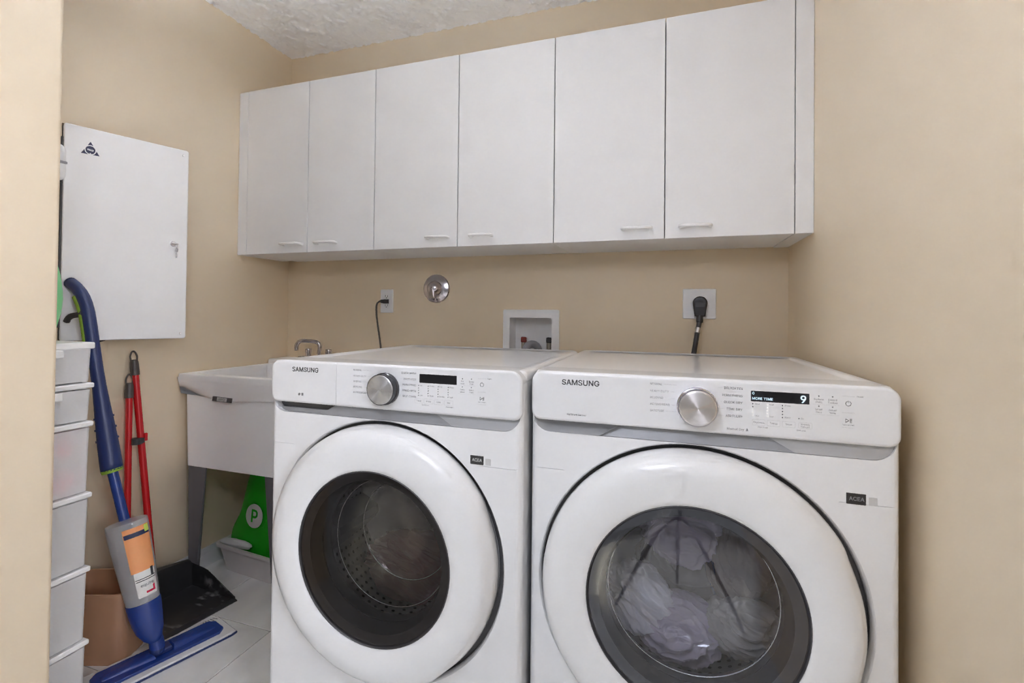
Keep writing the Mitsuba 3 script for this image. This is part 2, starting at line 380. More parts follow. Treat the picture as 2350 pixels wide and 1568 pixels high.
# ------------------------------------------------------------------ wall cabinets
ZB, ZT, CD = 1.3741, 2.1326, .3405
def cabinet(x0, x1, xs, lab, fillers, pulls):
    t = thing('wall_cabinet', lab, 'cabinet', 'white wall cabinets above the machines')
    DT = .019
    part(t, 'body', bx(x0 + .0005, x1 - .0005, -CD + DT + .003, -.001, ZB + .002, ZT, .001), 'm_cabinet', False)
    for (a, b) in fillers:
        part(t, 'filler_strip', bx(a, b, -CD, -.001 if b - a > .05 and a > 2 else -.05, ZB, ZT - .001, .0012), 'm_cabinet', False, label='narrow white strip closing the gap to the wall')
    for (a, b), hx in zip(xs, pulls):
        d = part(t, 'door', bx(a + .0014, b - .0014, -CD, -CD + DT, ZB, ZT, .0012), 'm_cabinet', False)
        pull(d, hx)
def pull(d, hx):
    (a, b, style) = hx
    z, y0 = 1.412, -CD
    if style == 'wire':
        p = [(a + .012, y0 + .001, z - .001), (a + .010, y0 - .018, z), (a + .014, y0 - .029, z), (a + .026, y0 - .033, z), ((a + b) / 2, y0 - .035, z),
             (b - .026, y0 - .033, z), (b - .014, y0 - .029, z), (b - .010, y0 - .018, z), (b - .012, y0 + .001, z - .001)]
        m = tube(p, .0058, 12)
    else:
        p = [(a + .006, y0 + .001, z), (a + .004, y0 - .012, z), (a + .010, y0 - .021, z), (a + .024, y0 - .025, z), ((a + b) / 2, y0 - .026, z),
             (b - .024, y0 - .025, z), (b - .010, y0 - .021, z), (b - .004, y0 - .012, z), (b - .006, y0 + .001, z)]
        m = tube(p, .0065, 12, flat=1.0)
    part(d, 'handle', m, 'm_plastic_white', 50)
cabinet(.053, .7345, [(.053, .3961), (.3961, .7345)], 'white two-door wall cabinet over the utility sink, at the left wall', [(0.001, .0525)], [(.259, .382, 'wire'), (.441, .560, 'wire')])
cabinet(.7345, 1.4956, [(.7345, 1.113), (1.113, 1.4956)], 'white two-door wall cabinet in the middle, over the washing machine', [], [(.976, 1.087, 'wire'), (1.161, 1.269, 'wire')])
cabinet(1.4956, 2.2672, [(1.4956, 1.8796), (1.8796, 2.2672)], 'white two-door wall cabinet over the dryer, at the right wall', [(2.2682, RW - .0005)], [(1.737, 1.839, 'bar'), (1.924, 2.027, 'bar')])

# ------------------------------------------------------------------ washing machine and dryer
WID = .686
DC = (.3345, .534)        # centre of the round door on the front
def appliance(kind, x0, yf, yr, name, lab, cat):
    washer = kind == 'washer'
    t = thing(name, lab, cat)
    M = front(x0, yf)
    P = lambda m: place(m, M)
    depth = yf - yr               # negative number: towards the wall
    # --- body: rounded front uprights, dished hollow round the door, trim slot under the panel
    plan = rrect(-.001, WID + .001, -.011, -(depth), 0, n=6, corners=(.016, .016, .004, .004))     # (u, inwards)
    prof = [(x, y, z) for z in (.02, .955) for x, y in plan]
    body = hull([(u, z, -d) for u, d, z in prof])
    body = man(body) - man(hull([(u, z, w) for u, z in rrect(.004, WID - .004, .848, .97, .0, corners=(.040, .040, 0, 0)) for w in (-.016, .2)]))
    gap = .3095
    dish = lathe([(0, -.30), (.262, -.30), (.262, -.012), (gap, -.012), (gap, -.002), (.3115, .007), (.3145, .0108), (.319, .0125), (.319, .03), (0, .03)], 96)
    dish.apply_translation([DC[0], DC[1], 0])
    body = body - man(dish)
    part(t, 'gap_shade_ring', P(at_uv(lathe([(.262, -.0118), (gap - .0003, -.0118), (gap - .0003, -.0030), (gap - .0012, -.0030), (gap - .0012, -.0108), (.262, -.0108), (.262, -.0118)], 96), *DC)), 'm_dark_recess', 40, label='dark ring standing in for the shade of the gap round the door')  # near-black liner in the groove stands in for its shade
    # seam of the front sheet
    for a, b in ((-.01, .075), (.59, .70)):
        body = body - man(bx(a, b, .7655, .7667, .0095, .02))
    part(t, 'body', P(mesh_of(body)), 'm_white_gloss', 35)
    # --- lid with raised rim
    lid = slab(rrect(-.001, WID + .001, .010, -depth, 0, n=5, corners=(.02, .02, .030, .030)), .957, .982, .004, .010)
    rec = slab(rrect(.032, WID - .032, .030, -depth - .032, .016, n=5), .9775, 1.02, 0, 0)
    lid = cut(lid, hull(np.vstack([[(x, y, .9775) for x, y in rrect(.036, WID - .036, .050, -depth - .036, .016, n=5)], [(x, y, .9835) for x, y in rrect(.024, WID - .024, .042, -depth - .024, .02, n=5)]])))
    lid.vertices = lid.vertices[:, [0, 2, 1]] * [1, 1, -1]
    part(t, 'lid', P(lid), 'm_lid', 35)
    # --- control panel: a rounded plate leaning out over the silver trim
    Z0 = .874
    outline = rrect(0.0, WID, Z0, .984, 0, n=8, corners=(.020, .020, .026, .026))
    pan = man(slab(outline, -.075, .016, .002, .007, 4))
    if washer:
        halfs = [pan - man(bx(-.1, .2050, .8, 1.05, -.2, .2)), pan - man(bx(.2044, .9, .8, 1.05, -.2, .2))]
        cp = part(t, 'control_panel', P(mesh_of(halfs[0])), 'm_white_panel', 35)
        part(t, 'detergent_drawer', P(mesh_of(halfs[1])), 'm_white_panel', 35)
    else:
        cp = part(t, 'control_panel', P(mesh_of(pan)), 'm_white_panel', 35)
    # trim below the panel: middle strip, faceted right end, hand hold at the left
    TO = Polygon(rrect(.0045, WID - .0045, .8485, .905, 0, n=8, corners=(.039, .039, 0, 0)))
    left = Polygon([(-.1, .80), (.150, .80), (.150, .8485), (.197, .876), (.197, .95), (-.1, .95)])
    right = Polygon([(.470, .905), (.470, .876), (.520, .8485), (.520, .80), (.9, .80), (.9, .905)])
    def strip(poly, w_top, w_bot, thick=.006):
        m = prism(TO.intersection(poly), -thick, 0)
        z = m.vertices[:, 1]
        m.vertices[:, 2] += w_bot + (w_top - w_bot) * np.clip((z - .848) / .03, 0, 1)
        return m
    part(t, 'trim_strip', P(strip(Polygon([(.150, .80), (.150, .8485), (.197, .876), (.197, .95), (.470, .95), (.470, .876), (.520, .8485), (.520, .80)]), -.004, .0075)), 'm_silver', False, label='silver trim under the control panel')
    part(t, 'trim_end', P(strip(right, .001, .0105)), 'm_silver_light', False, label='end of the silver trim, painted lighter as its angle catches light')  # light on the angled facet is put into a lighter silver
    if washer:
        g = TO.intersection(left)
        rim = join(prism(g.difference(g.buffer(-.006).union(Polygon([(0, .87), (.2, .87), (.2, 1), (0, 1)]))), -.016, -.001))
        part(t, 'drawer_grip', P(prism(g, -.0165, -.013)), 'm_dark_recess', False, label='dark hand hold of the detergent drawer')
        low = TO.intersection(left).intersection(sbox(-.1, .80, .3, .858))
        lm = prism(low, -.013, -.004)
        lm.vertices[:, 2] += (lm.vertices[:, 1] < .853) * .004
        part(t, 'grip_lip', P(lm), 'm_silver', False)
    else:
        g = TO.intersection(left)
        # scooped hand hold: a smooth hollow under the panel
        us, zs = np.linspace(.006, .197, 24), np.linspace(.8485, .886, 9)
        v, f = [], []
        for i, u in enumerate(us):
            for j, z in enumerate(zs):
                k = j / 8
                zlow = .8485 + max(0, (.04 - u) / .035) ** 2 * .022
                zz = zlow + (.886 - zlow) * k
                ud = min(u, .150 + (zz - .8485) / .0275 * .047)
                v.append((ud, zz, .0115 - .030 * math.sin(k * math.pi * .62) * min(1, u / .035, max(0, .197 - u) / .03)))
        for i in range(23):
            for j in range(8):
                a = i * 9 + j
                f += [[a, a + 9, a + 10], [a, a + 10, a + 1]]
        part(t, 'hand_hold', P(trimesh.Trimesh(v, f, process=False)), 'm_silver_light', True, label='light silver scooped hand hold under the control panel')
    # --- knob
    KX, KZ = .345, .9265
    kb = thing(f'{cp}__knob')
    USED.discard(kb)
    base = lathe([(0, .016), (.0385, .016), (.0385, .024), (.0365, .026), (.0365, .040), (0, .040)], 48)
    kb = part(cp, 'knob', P(at_uv(base, KX, KZ)), 'm_black_gloss' if washer else 'm_chrome', 35, label='black-sided selector knob' if washer else 'chrome-sided selector knob')
    n = 64
    rr = [.0003, .008, .016, .024, .031, .0338, .0352]
    hh = [.0432, .0432, .0431, .043, .0428, .0422, .0405]
    v, uv = [], []
    for i, (r, h) in enumerate(zip(rr, hh)):
        for k in range(n + 1):
            a = 2 * math.pi * k / n
            v.append((KX + r * math.cos(a), KZ + r * math.sin(a), h)); uv.append((k / n, i / 6))
    f = []
    for i in range(len(rr) - 1):
        for k in range(n):
            a = i * (n + 1) + k
            f += [[a, a + n + 1, a + n + 2], [a, a + n + 2, a + 1]]
    kf = trimesh.Trimesh(v, f, process=False)
    part(cp, 'knob_face', P(kf), 'm_spun_grey' if washer else 'm_spun', True, uv=np.array(uv), label='spun metal knob face')
    # --- printing on the panel
    W0 = .0158
    def put(m, u, z, b='m_ink', nm='lettering', w=W0, parent=None):
        return part(parent or cp, nm, P(at_uv(m, u, z, w)), b, False)
    put(text('SAMSUNG', .0112, .081, bold=True), .069, .9555, 'm_ink')
    cyc_l = ['NORMAL', 'HEAVY DUTY', 'WHITES', 'BEDDING', 'ACTIVEWEAR'] if washer else ['NORMAL', 'HEAVY DUTY', 'BEDDING', 'ACTIVEWEAR', 'SANITIZE']
    cyc_r = ['QUICK WASH', 'DELICATES', 'PERM PRESS', 'RINSE+SPIN', 'SELF CLEAN'] if washer else ['DELICATES', 'PERM PRESS', 'QUICK DRY', 'TIME DRY', 'AIR FLUFF']
    for i in range(5):
        z = .9665 - .0135 * i - (.0 if i else -.001)
        m = text(cyc_l[i], .0042)
        put(m, .2545 if not washer else .2545, z - .002, 'm_ink_soft' if True else '')
        w = m.bounds[1][0]
        put(prism(sbox(.2545 + w + .003, z - .0003, .302 + abs(i - 2) * .002, z + .0003), 0, .0003), 0, 0, 'm_label_grey', 'leader_line')
        m = text(cyc_r[i], .0044)
        w = m.bounds[1][0]
        put(m, .4275 - w, z - .0025, 'm_ink')
        put(prism(sbox(.3875 - abs(i - 2) * .002, z - .0003, .4275 - w - .003, z + .0003), 0, .0003), 0, 0, 'm_label_grey', 'leader_line')
    # display
    du0, du1, dz0, dz1 = (.4368, .5314, .9460, .9665) if washer else (.4422, .5411, .9440, .9643)
    dk = part(cp, 'display', P(slab(rrect(du0, du1, dz0, dz1, .0006, 2), .0150, .0163)), 'm_black_gloss', False, label='black display' if washer else 'lit display showing 9')
    if not washer:
        for s, u, z, h, b in (('9', .5265, .9465, .0135, True), ('0', .4445, .9575, .0048, True), ('MORE TIME', .4445, .9475, .0046, True)):
            m = text(s, h, bold=b)
            k = put(m, u, z, 'm_label_white', w=.0163, nm='lit_digit' if s == '9' else 'lit_lettering')
            scene[k]['emitter'] = {'type': 'area', 'radiance': rgb(.35, .75, 1.1)}
    # indicator columns
    cols = (.4345, .4595, .4850, .5105) if washer else (.4455, .4710, .4965, .5240)
    tops = ('Hot', 'Normal', 'High', 'Heavy') if washer else ('More', 'High', '60min', '')
    bots = ('Cold', 'Single', 'No Spin', 'Light') if washer else ('Less', 'Low', '20min', 'On')
    btn = ('Temp', 'Rinse', 'Spin', 'Soil') if washer else ('Dryness', 'Temp', 'Time', 'Wrinkle|Prevent')
    for c, u in enumerate(cols):
        for i in range(5):
            if not washer and c == 3 and i < 4:
                continue
            z = .9390 - .0057 * i
            lit = (not washer) and (c == 1 or (c == 0 and i >= 2))
            dot = prism(Point(0, 0).buffer(.0018 if lit else .0011, 4), 0, .0005)
            k = put(dot, u, z, 'm_label_white' if lit else 'm_ink', 'lit_indicator' if lit else 'indicator')
            if lit:
                scene[k]['emitter'] = {'type': 'area', 'radiance': rgb(.45, .45, .47)}
        if tops[c]: put(text(tops[c], .0026), u + .0035, .9380, 'm_ink_soft')
        put(text(bots[c], .0026), u + .0035, .9152, 'm_ink_soft')
        bu, bz = u + (.0015 if washer else .0105), .9035
        o = Polygon(rrect(-.0112, .0112, -.0058, .0058, .002, 3))
        put(prism(o.difference(o.buffer(-.0005)), 0, .0003), bu, bz, 'm_label_grey', 'button_outline')
        for li, s in enumerate(btn[c].split('|')):
            put(text(s, .0036 if '|' not in btn[c] else .003, center=True), bu, bz - .0018 + (0 if '|' not in btn[c] else .0023 - .0045 * li), 'm_ink_soft')
    put(text('Child Lock', .0026, center=True), cols[0] + .018, .8930, 'm_ink_soft')
    put(text('Delicates' if not washer else 'Drum Light', .0026, center=True), cols[3] + .004, .8925, 'm_ink_soft')
    opts = ('Pre|Soak', 'Delay|End', 'Extra|Rinse', 'Smart|Care') if washer else ('Reduce|Static', 'Extend|Tumble', 'Smart|Care', 'Adjust|Time')
    for i, s in enumerate(opts):
        u, z = (.5455 if washer else .5565) + (i % 2) * .0222, .9590 - (i // 2) * .0190
        put(prism(Point(0, 0).buffer(.0012, 3), 0, .0004), u, z + .002, 'm_ink', 'indicator')
        for li, wd in enumerate(s.split('|')):
            put(text(wd, .0032, center=True), u, z - .0055 - .0052 * li, 'm_ink_soft')
        put(prism(sbox(-.0100, -.0002, .0100, .0002), 0, .0003), u, z - .0135, 'm_label_grey', 'divider_line')
    pu = .5930 if washer else .6035
    ring = Polygon(rrect(0, 0, 0, 0, 0)) if False else Point(0, 0).buffer(.0046, 8).difference(Point(0, 0).buffer(.0038, 8)).difference(sbox(-.0014, .002, .0014, .006))
    put(prism(unary_union([ring, sbox(-.0004, .0015, .0004, .0054)]), 0, .0004), pu, .9500, 'm_ink', 'power_symbol')
    tri = Polygon([(-.005, -.004), (-.005, .004), (.0012, 0)])
    tri = tri.difference(tri.buffer(-.0008))
    put(prism(unary_union([tri, sbox(.0022, -.004, .003, .004), sbox(.0040, -.004, .0048, .004)]), 0, .0004), pu + .0005, .9185, 'm_ink', 'start_symbol')
    put(text('Hold to Start', .0023, center=True), pu, .9095, 'm_ink_soft')
    for z in (.9055, .9330, .9635):
        put(prism(sbox(-.010, -.0003, .010, .0003), 0, .0003), pu, z, 'm_label_grey', 'divider_line')
    put(text('Power', .0026), pu + .013, .9625, 'm_ink_soft')
    if washer:
        # small load symbols on the drawer front
        sy = part(t, 'drawer_symbol', P(at_uv(prism(unary_union([affinity.skew(Point(0, 0).buffer(.0035, 4), 20), sbox(.0065, -.0035, .0125, .0035)]), 0, .0003), .092, .8975, .0158)), 'm_ink_soft', False)
    else:
        put(text('Moisture Sensor', .0040), .081, .8890, 'm_ink')
        put(text('Manual Dry', .0042), .400, .8850, 'm_ink_soft')
        bell = Polygon([(0, 0), (.0044, 0), (.0036, .0018), (.0034, .0040), (.0022, .0052), (.0010, .0040), (.0008, .0018)])
        put(prism(bell, 0, .0003), .4335, .8848, 'm_ink_soft', 'bell_symbol')
    # --- stickers on the front sheet (the code beside the badge stays a plain label)
    if washer:
        su0, su1, sz0, sz1 = .5655, .5970, .7690, .7885
    else:
        su0, su1, sz0, sz1 = .6020, .6325, .7645, .7845
    bd = part(t, 'badge', P(slab(rrect(su0, su1, sz0, sz1, .0005, 2), .011, .0117)), 'm_black', False, label='small black badge with light lettering')
    m = text('ACEA', .0068, bold=True); m.vertices[:, 0] *= .024 / m.bounds[1][0]
    part(bd, 'lettering', P(at_uv(m, su0 + .004, (sz0 + sz1) / 2 - .003, .0117)), 'm_label_grey' if washer else 'm_ink_soft', False)
    part(t, 'sticker', P(slab(rrect(su1 + .0045, su1 + .0175, sz0 + .0008, sz1 - .0045, .0005, 2), .011, .0115)), 'm_label_grey', False, label='small plain square sticker beside the badge')
    # --- the round door
    c = (DC[0], DC[1], 0)
    mv = lambda m: at_uv(m, *DC)
    ringp = [(.200, .052), (.2045, .0585), (.215, .0608), (.228, .0625), (.246, .0645), (.262, .0640), (.278, .0600), (.291, .0510), (.2985, .0400), (.3025, .0260), (.3042, .0120), (.3040, .0010), (.298, -.008), (.225, -.008), (.198, .020)]
    ringm = lathe(ringp + ringp[:1], 160)
    # finger hollow at the right edge of the door
    v = ringm.vertices
    ang = np.degrees(np.arctan2(v[:, 1], v[:, 0])); r = np.hypot(v[:, 0], v[:, 1])
    k = np.clip(1 - np.abs((ang + 14) / 44.0) ** 10, 0, 1) * (r > .285) * (v[:, 2] > -.005)
    shrink = 1 - k * .0065 / np.maximum(r, .1)
    v[:, 0] *= shrink; v[:, 1] *= shrink
    ringm.vertices = v
    dk = part(t, 'door', P(mv(ringm)), 'm_white_door', 50, label='round white door ring')
    part(dk, 'seal_ring', P(mv(lathe([(.1975, .047), (.1995, .0545), (.2018, .0590), (.2035, .0570), (.2015, .047), (.1975, .047)], 128))), 'm_dark_plastic', 40, label='thin dark ring round the glass')
    gl = [(.0001, .076), (.04, .0755), (.08, .074), (.12, .0705), (.16, .0652), (.185, .0605), (.1985, .056)] if not washer else [(.0001, .064), (.05, .0637), (.1, .0625), (.15, .0600), (.185, .0573), (.1985, .055)]
    part(dk, 'glass', P(mv(sheet(gl, 96))), 'm_glass_washer' if washer else 'm_glass_dryer', True, label='dark tinted window' if washer else 'clear bluish window')
    inner = lathe([(.200, .050), (.200, .020), (.262, .010), (.262, -.030), (.172, -.030), (.168, .015), (.178, .045), (.200, .050)], 96)
    part(dk, 'inner_frame', P(mv(inner)), 'm_black', 40, label='dark frame behind the glass')
    bowl = [(.169, .012), (.166, -.010), (.158, -.045), (.146, -.085), (.130, -.115), (.105, -.130), (.06, -.136), (.0001, -.137)] if washer else [(.169, .012), (.164, -.020), (.150, -.055), (.135, -.075), (.10, -.085), (.05, -.088), (.0001, -.088)]
    part(dk, 'bowl', P(mv(sheet(bowl, 96))), 'm_bowl', True, label='inner glass bowl of the door')
    for (rb, wb) in (((.1595, -.040), (.1305, -.116)) if washer else ((.1655, -.010),)):
        part(dk, 'bowl_rim', P(mv(trimesh.creation.torus(rb, .0016, major_sections=96, minor_sections=10).apply_translation([0, 0, wb]))), 'm_nickel', True)
    # gasket and drum
    if washer:
        gk = lathe([(.262, -.012), (.215, -.018), (.200, -.030), (.205, -.050), (.222, -.060), (.262, -.060), (.262, -.012)], 96)
        part(t, 'gasket', P(mv(gk)), 'm_gasket', 40, label='grey rubber door gasket')
    dp = [(.225, -.055), (.255, -.075), (.258, -.20), (.258, -.42), (.24, -.445), (.12, -.45), (.0001, -.44)]
    dr_ = part(t, 'drum', P(mv(sheet(dp, 96))), 'm_drum_holes' if washer else 'm_drum_dryer_holes', True, label='perforated steel drum')
    for a in (70, 190, 310):
        pts = []
        for q, w in ((-13, -.09), (13, -.09), (-10, -.40), (10, -.40)):
            t_ = math.radians(a + q)
            pts.append((.256 * math.cos(t_), .256 * math.sin(t_), w))
        for q, w, rr_ in ((-3, -.11, .205), (3, -.11, .205), (-3, -.38, .20), (3, -.38, .20)):
            t_ = math.radians(a + q)
            pts.append((rr_ * math.cos(t_), rr_ * math.sin(t_), w))
        part(t, 'drum_paddle', P(mv(hull(pts))), 'm_gasket' if washer else 'm_gasket', 30)
    # feet
    for u in (.06, WID - .06):
        for w in (-.07, depth + .07):
            part(t, 'foot', P(at_uv(place(trimesh.creation.cylinder(.022, .022, sections=20), basis((0, 0, 0), (1, 0, 0), (0, 0, -1), (0, 1, 0))), u, .0111, w)), 'm_black_matte', 40)
    return t
def fn_drum(cx, cz, lo, hi):
    def fn(p, n, uv):
        x, z = p.x - cx, p.z - cz
        r = dr.sqrt(x * x + z * z)
        a = dr.atan2(z, x) * (.25 / .022)
        wall = dr.select(r > .235, 1.0, 0.0)
        gx = dr.select(r > .235, a, x / .022); gy = dr.select(r > .235, p.y / .022, z / .022)
        fx, fy = gx - dr.floor(gx) - .5, gy - dr.floor(gy) - .5
        hole = 1 - mikit.smoothstep(.17, .23, dr.sqrt(fx * fx + fy * fy))
        return mikit.mix(mi.Color3f(hi), mi.Color3f(lo), hole)
    return fn
WX, WYF, WYR = .9026, -1.0713, -.3224
DX, DYF, DYR = 1.5995, -1.0302, -.2767
scene['m_drum_holes'] = {'type': 'twosided', 'bsdf': {'type': 'principled', 'base_color': mikit.proc(fn_drum(WX + DC[0], DC[1], (.015, .015, .015), (.22, .215, .215))), 'metallic': .8, 'roughness': .28}}
scene['m_drum_dryer_holes'] = {'type': 'twosided', 'bsdf': {'type': 'principled', 'base_color': mikit.proc(fn_drum(DX + DC[0], DC[1], (.05, .05, .055), (.17, .175, .19))), 'metallic': .5, 'roughness': .4}}
# body is built along the outward axis, so its depth is given as a negative number
appliance('washer', WX, WYF, WYR, 'washing_machine', 'white front-loading washing machine with a dark door window, beside the utility sink', 'washing machine')
appliance('dryer', DX, DYF, DYR, 'tumble_dryer', 'white front-loading dryer with clothes behind a bluish window, beside the right wall', 'dryer')

# ------------------------------------------------------------------ laundry in the two drums
def garment(c, size, seed, lab, bsdf, rot=0.0, folds=1.0):
    """a crumpled piece of cloth: a blob drawn out into creased folds"""
    m = trimesh.creation.icosphere(subdivisions=5, radius=1.0)
    v = m.vertices.copy()
    n = v / np.linalg.norm(v, axis=1, keepdims=True)
    Q = trimesh.transformations.random_rotation_matrix(np.random.default_rng(seed).random(3))[:3, :3]
    q = (n @ Q.T) * np.array([.55, 1.5, 2.6])
    q = q + .35 * meshkit.noise(n * 1.7 + seed, seed + 1)[:, None]
    ridge = 1 - np.abs(2 * meshkit.fbm(q * 1.25 + seed * 7.3, 3, seed) - 1) * 2
    fine = 1 - np.abs(2 * meshkit.noise(q * 3.2 + seed, seed + 3) - 1)
    v = n * (0.82 + folds * (0.28 * ridge + 0.12 * fine))[:, None]
    v *= np.array(size)
    R = trimesh.transformations.rotation_matrix(rot, [0, 1, 0])[:3, :3]
    m = trimesh.Trimesh(v @ R.T + np.array(c), m.faces, process=False)
    solo('garment', m, bsdf, lab, 'clothing', None, None, True)
dcx, dcz = DX + DC[0], DC[1]
garment((dcx - .115, -.87, dcz - .105), (.070, .065, .062), 3, 'crumpled white garment at the lower left of the dryer window', 'm_clothes_white', .3, 1.3)
garment((dcx - .015, -.80, dcz + .075), (.085, .06, .100), 5, 'pale lilac garment hanging high in the middle of the dryer window', 'm_clothes_lilac', -.5, 1.2)
garment((dcx - .015, -.86, dcz - .160), (.080, .08, .055), 8, 'lilac grey garment at the bottom of the dryer window', 'm_clothes_lilac', .1, 1.3)
garment((dcx + .115, -.86, dcz - .130), (.065, .075, .045), 11, 'beige garment low at the right of the dryer window', 'm_clothes_beige', -.2, 1.3)
garment((dcx + .135, -.80, dcz + .02), (.070, .07, .115), 13, 'dark brown garment at the right of the dryer window', 'm_clothes_brown', .4)
garment((dcx - .085, -.78, dcz + .135), (.085, .06, .055), 17, 'dark navy garment at the upper left of the dryer window', 'm_clothes_navy', .3)
garment((dcx + .060, -.78, dcz + .02), (.022, .05, .135), 19, 'narrow navy garment hanging beside the lilac one in the dryer window', 'm_clothes_navy', -.15)
garment((dcx + .030, -.74, dcz - .05), (.13, .05, .10), 23, 'greyish brown garment at the back of the dryer drum', 'm_clothes_taupe', .0, 1.2)
wcx, wcz = WX + DC[0], DC[1]
garment((wcx - .03, -.84, wcz - .15), (.13, .10, .075), 21, 'dark maroon garment at the bottom of the washing machine drum', 'm_clothes_maroon', .1)

# ------------------------------------------------------------------ things on the back wall
def outlet_plate(x0, x1, z0, z1, lab, y=0.0):
    t = thing('wall_outlet', lab, 'outlet')
    part(t, 'cover_plate', place(slab(rrect(x0, x1, z0, z1, .004, 4), 0, .006, 0, .0025), front(0, y)), 'm_plastic_white', 30)
    return t
o1 = outlet_plate(.5655, .6345, 1.1125, 1.2265, 'white duplex wall outlet with a thin dark cord plugged in, left of the chrome valve')
for z in (1.192, 1.147):
    r = part(o1, 'receptacle', place(slab(rrect(.583, .617, z - .014, z + .014, .010, 5), .005, .0075, 0, .0008), front(0, 0)), 'm_plastic_white', 30)
    part(r, 'slots', place(join(bx(.5925, .5945, z - .002, z + .006, .0074, .0078), bx(.6055, .6075, z - .002, z + .006, .0074, .0078), bx(.598, .602, z - .009, z - .005, .0074, .0078)), front(0, 0)), 'm_dark_plastic', False)
part(o1, 'screw', place(lathe([(0, .0058), (.003, .0058), (.0026, .0072), (0, .0074)], 16), front(.600, 0, 1.1695)), 'm_nickel')
c1 = thing('power_cord', 'thin dark brown cord of the washing machine, plugged into the duplex outlet', 'power cord')
part(c1, 'plug', hull([(.600 + a * .013, -.0078, 1.168 + b * .010) for a in (-1, 1) for b in (-1, 1)] + [(.592 + a * .010, -.034, 1.168 + b * .007) for a in (-1, 1) for b in (-1, 1)]), 'm_black_matte', 20)
part(c1, 'cable', tube(spline([(.594, -.030, 1.168), (.578, -.034, 1.168), (.567, -.036, 1.160), (.564, -.040, 1.135), (.578, -.050, 1.06), (.600, -.062, .98), (.622, -.075, .90), (.72, -.09, .72), (.9, -.16, .6), (1.02, -.24, .55), (1.02, -.33, .55)], 60), .0042, 10), 'm_brown_grip', True)

v = thing('shower_valve', 'round chrome mixing valve on the wall between the outlet and the supply box', 'valve')
M = front(.866, 0, 1.2285)
part(v, 'escutcheon', place(lathe([(0, 0), (.0665, 0), (.0675, .003), (.064, .008), (.050, .014), (.034, .018), (0, .018)], 72), M), 'm_chrome', 30)
part(v, 'dome', place(lathe([(.034, .014), (.036, .020), (.034, .032), (.028, .046), (.019, .054), (0, .057)], 48), M), 'm_chrome', 40)
part(v, 'lever', place(hull([(x, y, w) for x, y, w in [(-.012, -.006, .035), (.012, -.006, .035), (-.012, .006, .05), (.012, .006, .05), (-.016, -.048, .050), (.016, -.048, .050), (-.013, -.046, .060), (.013, -.046, .060), (0, .010, .056)]]), M), 'm_chrome', 20)
for a in (-.030, .030):
    part(v, 'screw', place(lathe([(0, .010), (.0038, .010), (.0034, .0165), (0, .017)], 16), front(.866 + a * .3, 0, 1.2285 - .052)), 'm_dark_plastic')

# supply box recessed in the wall
s = thing('supply_box', 'white recessed washing machine supply box in the wall behind the machines', 'supply box')
o, i_ = Polygon(rrect(1.1998, 1.4530, .872, 1.1325, .006, 4)), Polygon(rrect(BOX[0], BOX[1], BOX[2], BOX[3], .003, 3))
fr = prism(o.difference(i_), 0.0005, .009)
part(s, 'flange', place(fr, front(0, 0)), 'm_plastic_white', False)
bxm = cut(bx(BOX[0] - .003, BOX[1] + .003, -.004, .095, BOX[2] - .003, BOX[3] + .003), bx(BOX[0], BOX[1], -.02, .091, BOX[2], BOX[3]))
part(s, 'box', bxm, 'm_plastic_white', False)
for x, hb, lb in ((1.2790, 'm_valve_red', 'dark red'), (1.3960, 'm_black_matte', 'black')):
    vb = part(s, 'hose_valve', join(rod((x, .055, .905), (x, .055, .985), .011, 18), rod((x, .055, .952), (x + .004, .020, .940), .012, 18), tube(spline([(x + .004, .022, .94), (x + .012, .004, .938), (x + .018, -.012, .925), (x + .02, -.02, .89), (x + .02, -.03, .80)], 24), .0105, 14)), 'm_brass', 40)
    part(vb, 'handle', bx(x - .012, x + .012, .046, .064, .985, 1.009, .003), hb, False, label=lb + ' valve handle')
part(s, 'drain_hose', tube(spline([(1.345, .07, .94), (1.335, .045, .975), (1.318, .015, .978), (1.306, -.018, .955), (1.30, -.03, .90), (1.30, -.04, .75)], 30), .0165, 18), 'm_item_grey', True)

# dryer outlet
o2 = outlet_plate(1.9500, 2.0718, 1.1008, 1.2196, 'large square white wall outlet with the thick black plug, above the dryer')
part(o2, 'receptacle', place(lathe([(0, .0055), (.031, .0055), (.031, .009), (.029, .010), (0, .010)], 40), front(2.011, 0, 1.160)), 'm_plastic_white', 30)
c2 = thing('power_cord', 'thick black cord of the dryer with a silver tag, hanging from the square outlet', 'power cord')
po = unary_union([Point(0, .008).buffer(.0265, 12), Polygon([(-.0255, .01), (.0255, .01), (.019, -.044), (-.019, -.044)])])
hp = np.array(po.convex_hull.exterior.coords)[:-1]
part(c2, 'plug', place(slab(hp, .010, .036, 0, .006), front(2.0125, 0, 1.155)), 'm_black', 30)
part(c2, 'plug_label', place(slab(rrect(-.017, .017, -.008, .010, .002, 3), .0355, .0366), front(2.0125, 0, 1.155)), 'm_ink', False)
cb = spline([(2.0125, -.022, 1.118), (2.011, -.028, 1.095), (2.004, -.040, 1.06), (1.997, -.058, 1.02), (1.988, -.085, .972), (1.975, -.12, .92), (1.95, -.17, .82), (1.93, -.22, .70), (1.93, -.28, .66)], 50)
part(c2, 'cable', tube(cb, .0092, 16), 'm_black', True)
part(c2, 'strain_relief', rod((2.0125, -.020, 1.128), (2.0105, -.030, 1.088), .0125), 'm_black', 40)
_t = int(np.argmin(np.abs(cb[:, 2] - 1.068)))
part(c2, 'silver_tag', tube([cb[_t], cb[_t + 1], cb[_t + 2]], .0102, 16), 'm_nickel', 40)

